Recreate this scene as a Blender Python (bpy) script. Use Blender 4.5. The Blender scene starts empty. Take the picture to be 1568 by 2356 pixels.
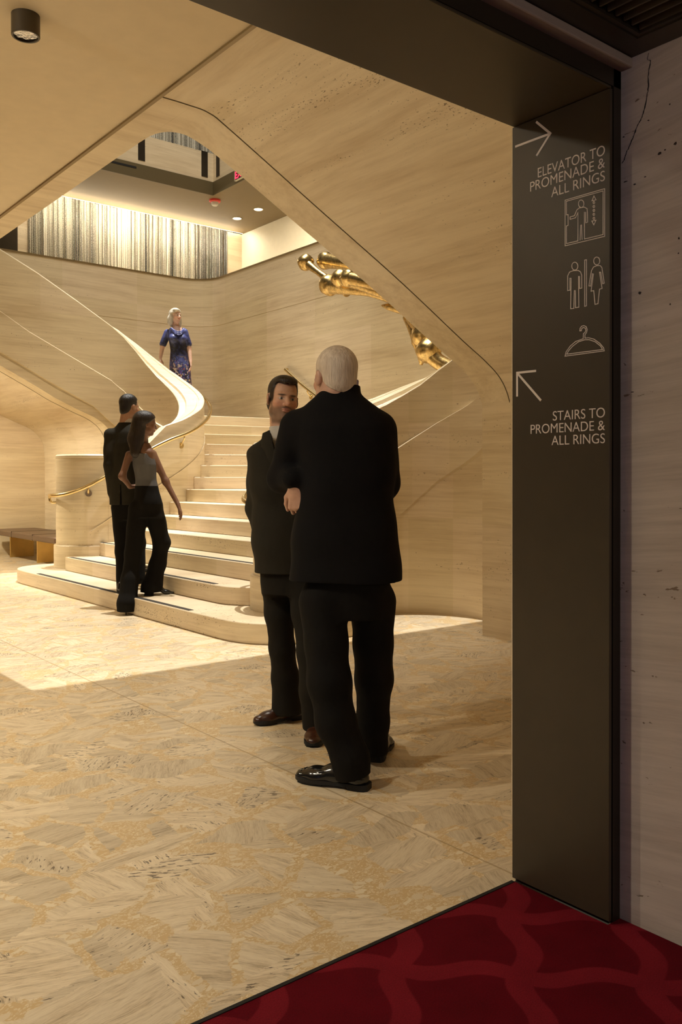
import bpy, bmesh, math, random
import numpy as np
from mathutils import Vector, Matrix
random.seed(7)
rad = math.radians
scene = bpy.context.scene
COL = scene.collection

# ------------------------------------------------------------------ camera
FPX, CY, CXP, EYE = 1976.6, 1121.2, 784.0, 1.27
YAW, PITCH, ROLL = rad(51.242), rad(-.541), rad(-.0945)
def cam_axes():
    cy, sy = math.cos(YAW), math.sin(YAW)
    r = np.array([sy, -cy, 0]); f = np.array([cy, sy, 0]); u = np.array([0, 0, 1.])
    cp, sp = math.cos(PITCH), math.sin(PITCH)
    f2 = f*cp+u*sp; u2 = u*cp-f*sp
    cr, sr = math.cos(ROLL), math.sin(ROLL)
    return np.array([r*cr+u2*sr, u2*cr-r*sr, f2])
CAX = cam_axes()
cam_data = bpy.data.cameras.new('camera'); cam = bpy.data.objects.new('camera', cam_data); COL.objects.link(cam)
cam_data.sensor_fit = 'AUTO'; cam_data.sensor_width = 36; cam_data.lens = FPX/2356*36
cam_data.shift_y = (CY-1178)/2356; cam_data.clip_start = .05; cam_data.clip_end = 200
mw = Matrix.Identity(4)
for i in range(3):
    mw[i][0] = CAX[0][i]; mw[i][1] = CAX[1][i]; mw[i][2] = -CAX[2][i]
mw[2][3] = EYE
cam.matrix_world = mw
scene.camera = cam
# measuring aids: where a ray of the photograph meets a plane of the building
def ray(x, y): return CAX.T @ np.array([(x-CXP)/FPX, -(y-CY)/FPX, 1.])
def on(x, y, ax, v):
    d = ray(x, y); t = (v-(EYE if ax == 2 else 0))/d[ax]
    return np.array([0, 0, EYE])+t*d

# ------------------------------------------------------------------ world, exposure, lights
w = bpy.data.worlds.new('world'); scene.world = w; w.use_nodes = True
bg = w.node_tree.nodes['Background']; bg.inputs[0].default_value = (1, .8, .55, 1); bg.inputs[1].default_value = .035
vs = scene.view_settings
vs.view_transform = 'Standard'; vs.look = 'None'; vs.gamma = 1; vs.use_curve_mapping = False; vs.exposure = 0.0
scene.cycles.max_bounces = 7; scene.cycles.diffuse_bounces = 4; scene.cycles.glossy_bounces = 3
scene.cycles.transmission_bounces = 3; scene.cycles.sample_clamp_indirect = 6
scene.cycles.caustics_reflective = False; scene.cycles.caustics_refractive = False
WARM = (1, .89, .69)
def spot(name, loc, target, power, ang, blend=.25, radius=.05, color=WARM):
    l = bpy.data.lights.new(name, 'SPOT'); o = bpy.data.objects.new(name, l); COL.objects.link(o)
    l.energy = power; l.spot_size = rad(ang); l.spot_blend = blend; l.shadow_soft_size = radius; l.color = color
    o.location = loc; o.rotation_euler = (Vector(target)-Vector(loc)).to_track_quat('-Z', 'Y').to_euler()
    return o
def area(name, loc, target, power, sx, sy, color=WARM):
    l = bpy.data.lights.new(name, 'AREA'); o = bpy.data.objects.new(name, l); COL.objects.link(o)
    l.energy = power; l.shape = 'RECTANGLE'; l.size = sx; l.size_y = sy; l.color = color
    o.location = loc; o.rotation_euler = (Vector(target)-Vector(loc)).to_track_quat('-Z', 'Y').to_euler()
    return o
# one strong lamp very high over the stair well, softer light from the big ceiling above it
spot('well_lamp', (5.9, 7.0, 21.0), (4.1, 5.6, 0), 19000, 37, 1.0, .06, (1, .96, .88))
spot('stair_lamp', (6.1, 11.0, 21.0), (6.1, 11.0, 2.2), 26000, 19, .8, .06, (1, .97, .90))
area('well_chandelier', (5.4, 9.4, 15.0), (5.4, 9.4, 0), 840, 4, 5, (1, .92, .79))
# ceiling downlights of the low hall, outside the picture on the left
spot('hall_lamp', (.3, 9.0, 3.4), (.8, 10.0, 0), 230, 110, .8, .06)
spot('hall_lamp', (2.0, 12.9, 3.4), (3.6, 12.9, .6), 620, 120, .8, .06)
spot('hall_lamp', (-1.2, 5.0, 3.4), (-.6, 5.0, 0), 560, 120, .9, .06)
spot('soffit_fill', (-1.4, 3.4, 3.2), (4.2, 3.5, 2.7), 130, 75, .9, .08)  # added fill spot to brighten the near soffit, not one of the downlights
spot('hall_lamp', (-.3, 2.8, 3.4), (.4, 2.9, 0), 150, 120, .9, .06)
# dim corridor behind the camera
area('corridor_lamp', (.6, -1.6, 2.35), (1.6, 1.4, .6), 19, 1.2, .8, (1, .84, .70))
area('corridor_blue', (-1.6, .2, 1.7), (2.17, 1.3, 1.3), 3.4, 1, 1, (.38, .38, 1))

# ------------------------------------------------------------------ mesh helpers
def finish(name, me, mat, parent=None, smooth=True, ang=35):
    if mat is not None: me.materials.append(mat)
    if smooth:
        me.polygons.foreach_set('use_smooth', [True]*len(me.polygons)); me.set_sharp_from_angle(angle=rad(ang))
    o = bpy.data.objects.new(name, me); COL.objects.link(o)
    if parent is not None: o.parent = parent
    return o
def from_data(name, v, f, mat, parent=None, smooth=True, ang=35, fix=True):
    me = bpy.data.meshes.new(name); me.from_pydata([tuple(map(float, p)) for p in v], [], f)
    if fix:
        bm = bmesh.new(); bm.from_mesh(me); bmesh.ops.remove_doubles(bm, verts=bm.verts, dist=1e-5)
        bmesh.ops.recalc_face_normals(bm, faces=bm.faces); bm.to_mesh(me); bm.free()
    me.update()
    return finish(name, me, mat, parent, smooth, ang)
class MB:
    """collects shapes into one mesh"""
    def __init__(s): s.v = []; s.f = []
    def add(s, v, f):
        n = len(s.v); s.v += list(v); s.f += [tuple(i+n for i in q) for q in f]; return s
    def box(s, x0, y0, z0, x1, y1, z1):
        v = [(x, y, z) for z in (z0, z1) for x, y in ((x0, y0), (x1, y0), (x1, y1), (x0, y1))]
        return s.add(v, [(3, 2, 1, 0), (4, 5, 6, 7), (0, 1, 5, 4), (1, 2, 6, 5), (2, 3, 7, 6), (3, 0, 4, 7)])
    def prism(s, poly, z0, z1):
        n = len(poly); v = [(x, y, z0) for x, y in poly]+[(x, y, z1) for x, y in poly]
        return s.add(v, [tuple(range(n))[::-1], tuple(range(n, 2*n))]+[(i, (i+1) % n, n+(i+1) % n, n+i) for i in range(n)])
    def loft(s, rows, closed=True, caps=True):
        n = len(rows[0]); v = [p for r in rows for p in r]; f = []
        for i in range(len(rows)-1):
            for j in range(n if closed else n-1):
                k = (j+1) % n; f.append((i*n+j, i*n+k, (i+1)*n+k, (i+1)*n+j))
        if caps: f += [tuple(range(n))[::-1], tuple(range((len(rows)-1)*n, len(rows)*n))]
        return s.add(v, f)
    def lathe(s, cx, cy, prof, n=40, ax='z'):
        rows = []
        for r, z in prof:
            rows.append([(cx+r*math.cos(2*math.pi*i/n), cy+r*math.sin(2*math.pi*i/n), z) for i in range(n)])
        return s.loft(rows)
    def tube(s, pts, r, n=12):
        pts = [Vector(p) for p in pts]; rows = []; up = Vector((0, 0, 1))
        for i, p in enumerate(pts):
            t = (pts[min(i+1, len(pts)-1)]-pts[max(i-1, 0)]).normalized()
            a = t.cross(up)
            if a.length < 1e-3: a = t.cross(Vector((1, 0, 0)))
            a.normalize(); b = a.cross(t)
            rr = r[i] if isinstance(r, (list, tuple)) else r
            rows.append([p+a*rr*math.cos(2*math.pi*k/n)+b*rr*math.sin(2*math.pi*k/n) for k in range(n)])
        return s.loft(rows)
    def build(s, name, mat, parent=None, smooth=True, ang=35): return from_data(name, s.v, s.f, mat, parent, smooth, ang)
def tag(o, label=None, cat=None, group=None, kind=None):
    if label: o['label'] = label
    if cat: o['category'] = cat
    if group: o['group'] = group
    if kind: o['kind'] = kind
    return o
def struct(o): o['kind'] = 'structure'; return o
def empty(name, loc=(0, 0, 0), label=None, cat=None, group=None):
    o = bpy.data.objects.new(name, None); COL.objects.link(o); o.location = loc; o.empty_display_size = .1
    return tag(o, label, cat, group)
def bevel(o, w, seg=2, ang=40):
    m = o.modifiers.new('bevel', 'BEVEL'); m.width = w; m.segments = seg; m.limit_method = 'ANGLE'; m.angle_limit = rad(ang); return o
def spline(pts, n=8):
    """Catmull-Rom through pts"""
    P = [np.array(p, float) for p in pts]; P = [2*P[0]-P[1]]+P+[2*P[-1]-P[-2]]; out = []
    for i in range(1, len(P)-2):
        for k in range(n):
            t = k/n; a, b, c, d = P[i-1:i+3]
            out.append(.5*((2*b)+(c-a)*t+(2*a-5*b+4*c-d)*t*t+(3*b-a-3*c+d)*t**3))
    out.append(P[-2]); return out

# ------------------------------------------------------------------ materials
class NT:
    def __init__(s, name):
        s.m = bpy.data.materials.new(name); s.m.use_nodes = True; s.t = s.m.node_tree; s.b = s.t.nodes['Principled BSDF']
    def n(s, typ, ins=None, **props):
        nd = s.t.nodes.new('ShaderNode'+typ)
        for k, v in props.items(): setattr(nd, k, v)
        for k, v in (ins or {}).items():
            sk = nd.inputs[k]
            if isinstance(v, bpy.types.NodeSocket): s.t.links.new(v, sk)
            else: sk.default_value = v
        return nd
    def set(s, **kw):
        for k, v in kw.items():
            sk = s.b.inputs[k.replace('_', ' ')]
            if isinstance(v, bpy.types.NodeSocket): s.t.links.new(v, sk)
            else: sk.default_value = v
        return s
    def math(s, op, a, b=0.0, c=0.0, clamp=False):
        return s.n('Math', {0: a, 1: b, 2: c}, operation=op, use_clamp=clamp).outputs[0]
    def mix(s, f, a, b, mode='MIX'):
        nd = s.n('Mix', {0: f, 6: a, 7: b}, data_type='RGBA', blend_type=mode); return nd.outputs[2]
    def obj(s): return s.n('TexCoord').outputs['Object']
    def mapping(s, vec, scale=(1, 1, 1), loc=(0, 0, 0), rot=(0, 0, 0)):
        return s.n('Mapping', {'Vector': vec, 'Scale': scale, 'Location': loc, 'Rotation': rot}).outputs[0]
    def noise(s, vec, scale=1, detail=4, rough=.55, out=0, dist=0):
        return s.n('TexNoise', {'Vector': vec, 'Scale': scale, 'Detail': detail, 'Roughness': rough, 'Distortion': dist}).outputs[out]
    def ramp(s, f, stops):
        nd = s.n('ValToRGB', {0: f}); e = nd.color_ramp.elements
        while len(e) < len(stops): e.new(.5)
        for el, (p, c) in zip(e, stops):
            el.position = p; el.color = tuple(c)+(1,) if len(c) == 3 else c
        return nd.outputs[0]
    def map(s, f, a, b, c=0., d=1.): return s.n('MapRange', {0: f, 1: a, 2: b, 3: c, 4: d}).outputs[0]
    def bump(s, hgt, strength=.2, dist=.01):
        s.set(Normal=s.n('Bump', {'Height': hgt, 'Strength': strength, 'Distance': dist}).outputs[0]); return s
def c4(c): return tuple(c)+(1,)
def plain(name, col, rough=.5, metal=0., noise=.0, spec=.5, bump=0., bscale=60):
    t = NT(name); t.set(Roughness=rough, Metallic=metal); t.b.inputs['Specular IOR Level'].default_value = spec
    if noise or bump:
        v = t.obj(); f = t.noise(v, bscale if bump else 9, 4)
        k = t.map(f, .3, .7, 1-noise, 1+noise)
        t.set(Base_Color=t.mix(1, c4(col), t.n('CombineColor', {0: k, 1: k, 2: k}).outputs[0], 'MULTIPLY'))
        if bump: t.bump(f, bump, .003)
    else: t.set(Base_Color=c4(col))
    return t.m
def glow(name, col, strength):
    t = NT(name); t.set(Base_Color=c4((0, 0, 0)), Emission_Color=c4(col), Emission_Strength=strength); return t.m
def trav(name, sc=(.5, .5, 7), light=(.79, .67, .475), dark=(.545, .415, .25), pits=.5, pit_sc=1., rough=.42, tilt=(0, 0, 0), panel=(1.4, 1.4, .9), amp=1.):
    """cut travertine: long parallel bands, fine lines and strings of small dark holes lying along the bands"""
    t = NT(name); o = t.mapping(t.obj(), (1, 1, 1), (0, 0, 0), tilt)
    wob = t.n('VectorMath', {0: o, 1: t.n('VectorMath', {0: t.noise(o, .8, 2, out=1), 3: .07}, operation='SCALE').outputs[0]}, operation='ADD').outputs[0]
    m = t.mapping(wob, sc)
    band = t.noise(m, 1.1, 5, .6)
    fine = t.noise(t.mapping(m, tuple(4.2 if q == max(sc) else 2.2 for q in sc)), 1.3, 6, .72)
    soft = t.noise(o, .9, 3)
    f = t.math('ADD', t.math('MULTIPLY', band, .40), t.math('ADD', t.math('MULTIPLY', fine, .40), t.math('MULTIPLY', soft, .20)))
    col = t.ramp(f, [(.32, dark), (.46, tuple(.35*a+.65*b for a, b in zip(dark, light))), (.55, light), (.70, tuple(min(1, a*1.08) for a in light))])
    sn = t.n('VectorMath', {0: o, 1: panel}, operation='SNAP').outputs[0]
    wn = t.n('TexWhiteNoise', {'Vector': sn}, noise_dimensions='3D').outputs[0]
    k = t.map(wn, 0, 1, 1-.055*amp, 1+.035*amp)
    col = t.mix(1, col, t.n('CombineColor', {0: k, 1: k, 2: t.math('MULTIPLY', k, k)}).outputs[0], 'MULTIPLY')
    pm = t.mapping(wob, tuple(pit_sc*(80 if s > 2 else 30) for s in sc))
    pn = t.noise(pm, 1, 3, .6)
    reg = t.map(t.noise(t.mapping(wob, tuple(s*.55 for s in sc), (3, 1, 2)), 1.6, 4, .6), .42, .64)
    thr = t.math('SUBTRACT', .76, t.math('MULTIPLY', reg, .17*pits+.03))
    pit = t.map(t.math('SUBTRACT', pn, thr), 0, .035)
    col = t.mix(t.math('MULTIPLY', pit, .8), col, c4((.17, .105, .05)))
    t.set(Base_Color=col, Roughness=t.map(band, .3, .7, rough+.08, rough-.05))
    t.b.inputs['Specular IOR Level'].default_value = .35
    t.bump(t.math('SUBTRACT', t.math('MULTIPLY', fine, .12), pit), .35, .006)
    return t.m
M = {}
M['wall'] = trav('travertine_wall')
M['soffit'] = trav('travertine_soffit', (4.5, .45, 5.5), pits=.8, pit_sc=1.4, panel=(50, 2.2, 50), amp=.5)
M['band'] = trav('travertine_band', (.5, 4.5, 5.5), pits=.45, panel=(1.5, 50, 50))
M['riser'] = trav('travertine_step', (.6, .6, 9), pits=.85, panel=(20, 1.05, .1627), light=(.78, .66, .47), dark=(.55, .42, .27), pit_sc=1.3)
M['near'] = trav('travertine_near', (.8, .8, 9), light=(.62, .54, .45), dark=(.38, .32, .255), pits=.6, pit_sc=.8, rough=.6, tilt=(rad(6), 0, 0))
M['plaster'] = plain('ceiling_plaster', (.80, .68, .49), .85, noise=.03)
M['taupe'] = plain('taupe_ceiling_paint', (.22, .16, .085), .7, noise=.02)
M['cream'] = plain('cream_wall_paint', (.82, .74, .58), .8, noise=.02)
M['bronze'] = plain('dark_bronze_paint', (.060, .045, .026), .42, .1, noise=.06)
M['darkbronze'] = plain('dark_bronze_edge', (.028, .020, .012), .4, .1, noise=.06)
M['black'] = plain('black_recess', (.008, .007, .006), .8)
M['brass'] = plain('polished_brass', (.72, .55, .27), .24, 1., noise=.08)
M['brassplate'] = plain('satin_brass', (.72, .50, .18), .38, 1., noise=.05)
M['gilt'] = plain('gilded_bronze', (.60, .42, .17), .32, 1., noise=.4, bump=.9, bscale=26)
M['leather'] = plain('brown_leather', (.12, .070, .040), .4, noise=.1, bump=.15)
M['letter'] = plain('sign_lettering', (.92, .82, .70), .6)
M['grip'] = plain('dark_grip_strip', (.035, .030, .024), .8)
M['gold_line'] = plain('bronze_edge_trim', (.27, .19, .085), .45, .4)
M['fascia'] = plain('olive_fascia_paint', (.12, .09, .04), .5)
M['joint'] = plain('joint_shadow', (.13, .095, .05), .8)
M['hole'] = plain('dark_stone_hole', (.045, .034, .026), .9)
M['stone_trim'] = trav('stone_trim', (.8, 5, 5), light=(.36, .29, .24), dark=(.24, .18, .15), pits=.4, rough=.6)
def make_floor():
    """terrazzo: travertine fragments of every direction set in an ochre matrix of small chips"""
    t = NT('palladiana_floor'); o = t.obj(); flat = t.mapping(o, (1, 1, 0))
    wv = t.n('VectorMath', {0: t.noise(flat, 4.5, 4, out=1), 1: (.5, .5, .5)}, operation='SUBTRACT').outputs[0]
    p = t.n('VectorMath', {0: flat, 1: t.n('VectorMath', {0: wv, 3: .10}, operation='SCALE').outputs[0]}, operation='ADD').outputs[0]
    pg = t.n('VectorMath', {0: flat, 1: t.n('VectorMath', {0: wv, 3: .035}, operation='SCALE').outputs[0]}, operation='ADD').outputs[0]
    rag = t.math('SUBTRACT', t.noise(flat, 60, 4, .7), .5)
    def layer(rot, sc, g0, g1, active, seed):
        m = t.mapping(p, sc, (seed, seed*2, 0), (0, 0, rot))
        vc = t.n('TexVoronoi', {'Vector': m, 'Scale': 1.}, voronoi_dimensions='2D'); ve = t.n('TexVoronoi', {'Vector': m, 'Scale': 1.}, voronoi_dimensions='2D', feature='DISTANCE_TO_EDGE')
        r1, r2, r3 = t.n('SeparateColor', {0: vc.outputs['Color']}).outputs
        e = t.math('SUBTRACT', t.math('ADD', ve.outputs['Distance'], t.math('MULTIPLY', rag, .16)), t.math('ADD', g0, t.math('MULTIPLY', r2, g1)))
        mask = t.math('MULTIPLY', t.map(e, -.006, .006), t.math('LESS_THAN', r3, active))
        rv = t.n('VectorRotate', {'Vector': pg, 'Center': (0, 0, 0), 'Angle': t.math('ADD', -rot, t.math('MULTIPLY', t.math('SUBTRACT', r1, .5), 1.9))}, rotation_type='Z_AXIS').outputs[0]
        g = t.n('VectorMath', {0: t.mapping(rv, (11, 105, 1)), 1: t.n('CombineXYZ', {0: t.math('MULTIPLY', r2, 90), 1: t.math('MULTIPLY', r3, 90)}).outputs[0]}, operation='ADD').outputs[0]
        gr = t.noise(g, 1, 5, .65); gr2 = t.noise(t.mapping(g, (2.2, 3.1, 1), (5, 3, 0)), 1, 5, .7); br = t.noise(t.mapping(g, (.2, .22, 1)), 1, 3, .5)
        f = t.math('ADD', t.math('ADD', t.math('MULTIPLY', gr, .30), t.math('MULTIPLY', gr2, .38)), t.math('MULTIPLY', br, .32))
        st = t.ramp(f, [(.36, (.27, .205, .13)), (.44, (.57, .455, .30)), (.51, (.72, .60, .42)), (.61, (.80, .69, .50))])
        k = t.map(r1, 0, 1, .84, 1.10); st = t.mix(1, st, t.n('CombineColor', {0: k, 1: k, 2: k}).outputs[0], 'MULTIPLY')
        pn = t.noise(t.mapping(g, (2.4, .9, 1)), 1, 3, .55)
        pit = t.map(t.math('SUBTRACT', pn, t.math('SUBTRACT', .735, t.math('MULTIPLY', t.math('POWER', r2, 2), .18))), 0, .035)
        return mask, t.mix(t.math('MULTIPLY', pit, .85), st, c4((.10, .07, .045))), gr, pit
    mA, cA, gA, pA = layer(.35, (2.9, 5.6, 1), .08, .10, .70, 3.)
    mB, cB, gB, pB = layer(-.7, (6.4, 3.9, 1), .05, .11, .88, 11.)
    ch = t.n('TexVoronoi', {'Vector': t.mapping(p, (110, 165, 1)), 'Scale': 1.}, voronoi_dimensions='2D'); cs = t.n('SeparateColor', {0: ch.outputs['Color']})
    ce = t.n('TexVoronoi', {'Vector': t.mapping(p, (110, 165, 1)), 'Scale': 1.}, voronoi_dimensions='2D', feature='DISTANCE_TO_EDGE').outputs['Distance']
    chip = t.math('MULTIPLY', t.map(cs.outputs[0], .35, .45), t.map(ce, .06, .14))
    matrix = t.mix(chip, c4((.64, .46, .235)), t.mix(cs.outputs[1], c4((.66, .51, .30)), c4((.79, .665, .45))))
    c2 = t.n('TexVoronoi', {'Vector': t.mapping(p, (26, 38, 1), rot=(0, 0, .5)), 'Scale': 1.}, voronoi_dimensions='2D'); s2 = t.n('SeparateColor', {0: c2.outputs['Color']})
    e2 = t.n('TexVoronoi', {'Vector': t.mapping(p, (26, 38, 1), rot=(0, 0, .5)), 'Scale': 1.}, voronoi_dimensions='2D', feature='DISTANCE_TO_EDGE').outputs['Distance']
    small = t.math('MULTIPLY', t.map(t.math('ADD', e2, t.math('MULTIPLY', rag, .2)), .10, .16), t.math('GREATER_THAN', s2.outputs[0], .72))
    col = t.mix(small, matrix, t.mix(s2.outputs[1], c4((.70, .57, .38)), c4((.80, .69, .49))))
    col = t.mix(mB, col, cB); col = t.mix(mA, col, cA)
    # a thin dividing strip runs from the doorway to the stairs
    dv = t.math('ABSOLUTE', t.math('SUBTRACT', t.n('SeparateXYZ', {0: o}).outputs[0], 2.15))
    col = t.mix(t.math('MULTIPLY', t.map(dv, .006, .003), .6), col, c4((.34, .22, .09)))
    t.set(Base_Color=col, Roughness=t.map(gA, .3, .7, .44, .32)); t.b.inputs['Specular IOR Level'].default_value = .4
    t.bump(t.math('MAXIMUM', t.math('MULTIPLY', pA, mA), t.math('MULTIPLY', pB, mB)), -.2, .003)
    return t.m
M['floor'] = make_floor()
def make_carpet():
    t = NT('red_carpet'); o = t.obj(); s = t.n('SeparateXYZ', {0: o}); x, y = s.outputs[0], s.outputs[1]
    u = t.math('SUBTRACT', x, y); v = t.math('ADD', x, y)
    def lines(a, b, off, per, ph):
        wv = t.math('MULTIPLY', t.math('SINE', t.math('ADD', t.math('MULTIPLY', b, 2*math.pi/.43), ph)), .030)
        q = t.math('DIVIDE', t.math('SUBTRACT', t.math('ADD', a, wv), off), per)
        d = t.math('ABSOLUTE', t.math('SUBTRACT', t.math('FRACT', t.math('ADD', q, .5)), .5))
        return t.map(d, .118, .10)
    f = t.math('MAXIMUM', lines(u, v, .325, .45, .6), lines(v, u, 3.14, .43, 2.2))
    fz = t.noise(o, 260, 3, .7); fz2 = t.noise(o, 7, 3)
    k = t.map(t.math('ADD', t.math('MULTIPLY', fz, .7), t.math('MULTIPLY', fz2, .3)), .3, .7, .62, 1.38)
    col = t.mix(f, c4((.105, .0018, .0065)), c4((.175, .008, .015)))
    col = t.mix(1, col, t.n('CombineColor', {0: k, 1: k, 2: k}).outputs[0], 'MULTIPLY')
    t.set(Base_Color=col, Roughness=.95); t.b.inputs['Specular IOR Level'].default_value = .1
    t.bump(fz, .6, .004); return t.m
M['carpet'] = make_carpet()
def make_curtain(name, sc):
    """a curtain of bead strings: each string its own tone, glittering along its length"""
    t = NT(name); o = t.obj(); s = t.n('SeparateXYZ', {0: o})
    xs = t.n('CombineXYZ', {0: s.outputs[0]}).outputs[0]
    a = t.noise(xs, 6.5*sc, 4, .8); b = t.noise(t.mapping(xs, (1, 1, 1), (2.3, 0, 0)), .85*sc, 2)
    bead = t.noise(t.n('CombineXYZ', {0: t.math('MULTIPLY', s.outputs[0], 60), 2: t.math('MULTIPLY', s.outputs[2], 70)}).outputs[0], 1, 2)
    f = t.math('ADD', t.math('MULTIPLY', a, 1.0), t.math('MULTIPLY', b, .85))
    col = t.ramp(t.math('ADD', f, t.map(bead, .3, .7, -.42, -.24)), [(.40, (.03, .028, .024)), (.50, (.12, .11, .09)), (.60, (.50, .46, .36)), (.72, (.86, .80, .66))])
    t.set(Base_Color=col, Roughness=.3); t.b.inputs['Specular IOR Level'].default_value = .6
    t.bump(bead, .5, .01); return t.m
M['curtain'] = make_curtain('bead_strings', 1.)

# ================================================================== the setting
R_, MID = .1627, 8.28                    # riser; axis of the double staircase
B_BACK, A_LEFT, Z_PAR = 8.45, 14.7, 5.09
mir = lambda p: (p[0], 2*MID-p[1])+tuple(p[2:])
struct(MB().box(-5, 1.765, -.12, 8.6, 15.2, 0).build('floor', M['floor'], smooth=False))
cp = MB().box(-3, -2.2, -.10, 2.108, 1.757, .004).box(2.108, -2.2, -.10, 2.166, 1.42, .004).build('carpet', M['carpet'], smooth=False)
tag(cp, 'deep red carpet with paler wavy lattice lines in the corridor', 'carpet')
struct(MB().box(-3, 1.755, -.05, 2.105, 1.767, .006).build('trim_1', M['black'], smooth=False))
# low ceiling of the hall with the stair opening cut in it
struct(MB().box(-5, 1.60, 3.43, 2.245, 15, 4.25).box(2.245, 1.6, 3.62, 2.42, 15, 4.25).build('ceiling', M['plaster'], smooth=False))
struct(MB().box(2.236, 1.765, 3.418, 2.258, 14.7, 3.60).build('trim_2', M['gold_line'], smooth=False))
# doorway: lintel and portal wall
DX, DN, DF = 2.11, 1.423, 1.765
wp = struct(MB().box(-3, DN+.004, 2.375, DX+.06, DF, 3.43).box(DX+.012, DN+.004, 0, DX+.06, DF, 2.375).build('wall_front', M['darkbronze'], smooth=False))
struct(bevel(MB().box(-3, DN-.002, 2.372, DX+.012, DF+.003, 2.380).build('trim_3', M['bronze'], smooth=False), .002))
struct(MB().box(-3, DN-.004, 2.380, DX+.055, DN+.02, 2.43).box(DX+.020, DN-.004, 0, DX+.055, DN+.02, 2.43).build('trim_4', M['darkbronze'], smooth=False))
struct(bevel(MB().box(-3, DN-.040, 2.431, DX+.06, DN+.01, 2.458).build('trim_5', M['stone_trim'], smooth=False), .004))
wr = struct(MB().box(DX+.058, -2.2, 0, DX+.36, DN+.35, 2.60).build('wall_right', M['near'], smooth=False))
# the crack and the worst holes in the corridor wall
def on_wall(px): return [tuple(on(x, y, 0, DX+.058)) for x, y in px]
cr = []
path = on_wall([(1491, 122), (1489, 138), (1496, 140), (1491, 170), (1491, 200), (1487, 225), (1483, 248), (1476, 270), (1467, 287), (1460, 305), (1454, 320), (1447, 338), (1440, 352), (1436, 366), (1430, 376)])
path = spline(path, 5); rnd = random.Random(3); m = MB(); rows = []
for i, p in enumerate(path):
    wd = (.0006+.0011*rnd.random()) if i > 6 else .0005
    j = rnd.uniform(-.0012, .0012)
    rows.append([(DX+.0572, p[1]+j-wd, p[2]), (DX+.0572, p[1]+j+wd, p[2]), (DX+.075, p[1]+j, p[2])])
m.loft(rows).build('crack', M['black'], wr, smooth=False)
m = MB()
for (px, py, a, b) in [(1471, 674, 5, 4), (1553, 330, 4.5, 4), (1517, 353, 6, 3.5), (1529, 345, 3, 2), (1561, 548, 2.5, 3), (1560, 583, 2, 2), (1483, 407, 3, 1.5), (1438, 418, 6, 1.5), (1459, 424, 4, 2), (1491, 277, 3, 2), (1540, 240, 2.5, 2), (1454, 902, 5, 1.5), (1541, 700, 2, 2.5), (1434, 315, 3, 1.6)]:
    p = on(px, py, 0, DX+.058); ring = []
    for k in range(11):
        t = 2*math.pi*k/11; q = 1+rnd.uniform(-.3, .3)
        ring.append((p[1]+a*q*math.cos(t)/980, p[2]+b*q*math.sin(t)/980))
    m.loft([[(DX+.0574, y, z) for y, z in ring], [(DX+.066, p[1]+(y-p[1])*.5, p[2]+(z-p[2])*.5) for y, z in ring]])
m.build('pit_hole', M['hole'], wr, smooth=False)
# corridor ceiling with a recess for the grille
gx, gy = 2.088, 1.318
struct(MB().box(-3, gy, 2.459, DX+.058, DN, 2.62).box(gx, -2.2, 2.459, DX+.058, gy, 2.62).box(-3, -2.2, 2.56, gx, gy, 2.62).build('ceiling_corridor', M['darkbronze'], smooth=False))
gr = empty('ceiling_grille', (gx-.5, gy-.5, 2.465), 'dark slatted grille set in the corridor ceiling above the doorway', 'grille')
m = MB()
for i in range(26):
    x = .488-.036*i
    m.box(x-.012, -1.2, .004, x-.006, .48, .05)
m.build('slats', M['bronze'], gr, smooth=False)
MB().box(-.5, .485, -.002, .499, .499, .05).box(.485, -1.2, -.002, .499, .485, .05).build('frame', M['darkbronze'], gr, smooth=False)
# stair hall walls
rc = .55
arc = [(B_BACK-rc+rc*math.cos(t), A_LEFT-rc+rc*math.sin(t)) for t in np.linspace(0, math.pi/2, 13)]
ZJ = 4.20
def hall_wall(z0, z1, off):
    pts = [(B_BACK-off, 2.1)]+[(x-off*math.cos(t), y-off*math.sin(t)) for (x, y), t in zip(arc[:7], np.linspace(0, math.pi/4, 7))]
    out = [(B_BACK+.3, 2.1), (B_BACK+.3, A_LEFT+.3)]
    return pts, out, z0, z1
m = MB()
for z0, z1, off in ((0, ZJ-.005, 0), (ZJ-.005, ZJ+.005, -.008), (ZJ+.005, Z_PAR, 0)):
    p1 = [(x-off*math.cos(t), y-off*math.sin(t)) for (x, y), t in zip(arc, np.linspace(0, math.pi/2, 13))]
    m.prism([(B_BACK-off, 2.1)]+p1[:7]+[(B_BACK+.3, A_LEFT+.3), (B_BACK+.3, 2.1)], z0, z1)
struct(m.build('wall_back', M['wall']))
m = MB()
for z0, z1, off in ((0, ZJ-.005, 0), (ZJ-.005, ZJ+.005, -.008), (ZJ+.005, Z_PAR, 0)):
    p1 = [(x-off*math.cos(t), y-off*math.sin(t)) for (x, y), t in zip(arc, np.linspace(0, math.pi/2, 13))]
    m.prism(p1[6:]+[(-5, A_LEFT-off), (-5, A_LEFT+.3), (B_BACK+.3, A_LEFT+.3)], z0, z1)
struct(m.build('wall_left', M['wall']))
struct(MB().box(2.5, 1.78, 0, B_BACK+.3, 2.10, Z_PAR).build('wall_right_hall', M['wall'], smooth=False))
# bronze cap along the parapet top
m = MB()
cap = [(B_BACK+.0, 2.1)]+arc+[(2.2, A_LEFT)]
rows = []
for i, (x, y) in enumerate(cap):
    t = 0 if i == 0 else math.pi/2 if i == len(cap)-1 else np.linspace(0, math.pi/2, 13)[i-1]
    c, s = math.cos(t), math.sin(t)
    rows.append([(x+d*c, y+d*s, z) for d, z in ((-.012, Z_PAR), (-.012, Z_PAR+.028), (.12, Z_PAR+.028), (.12, Z_PAR))])
struct(m.loft(rows).build('trim_6', M['gold_line']))
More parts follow.
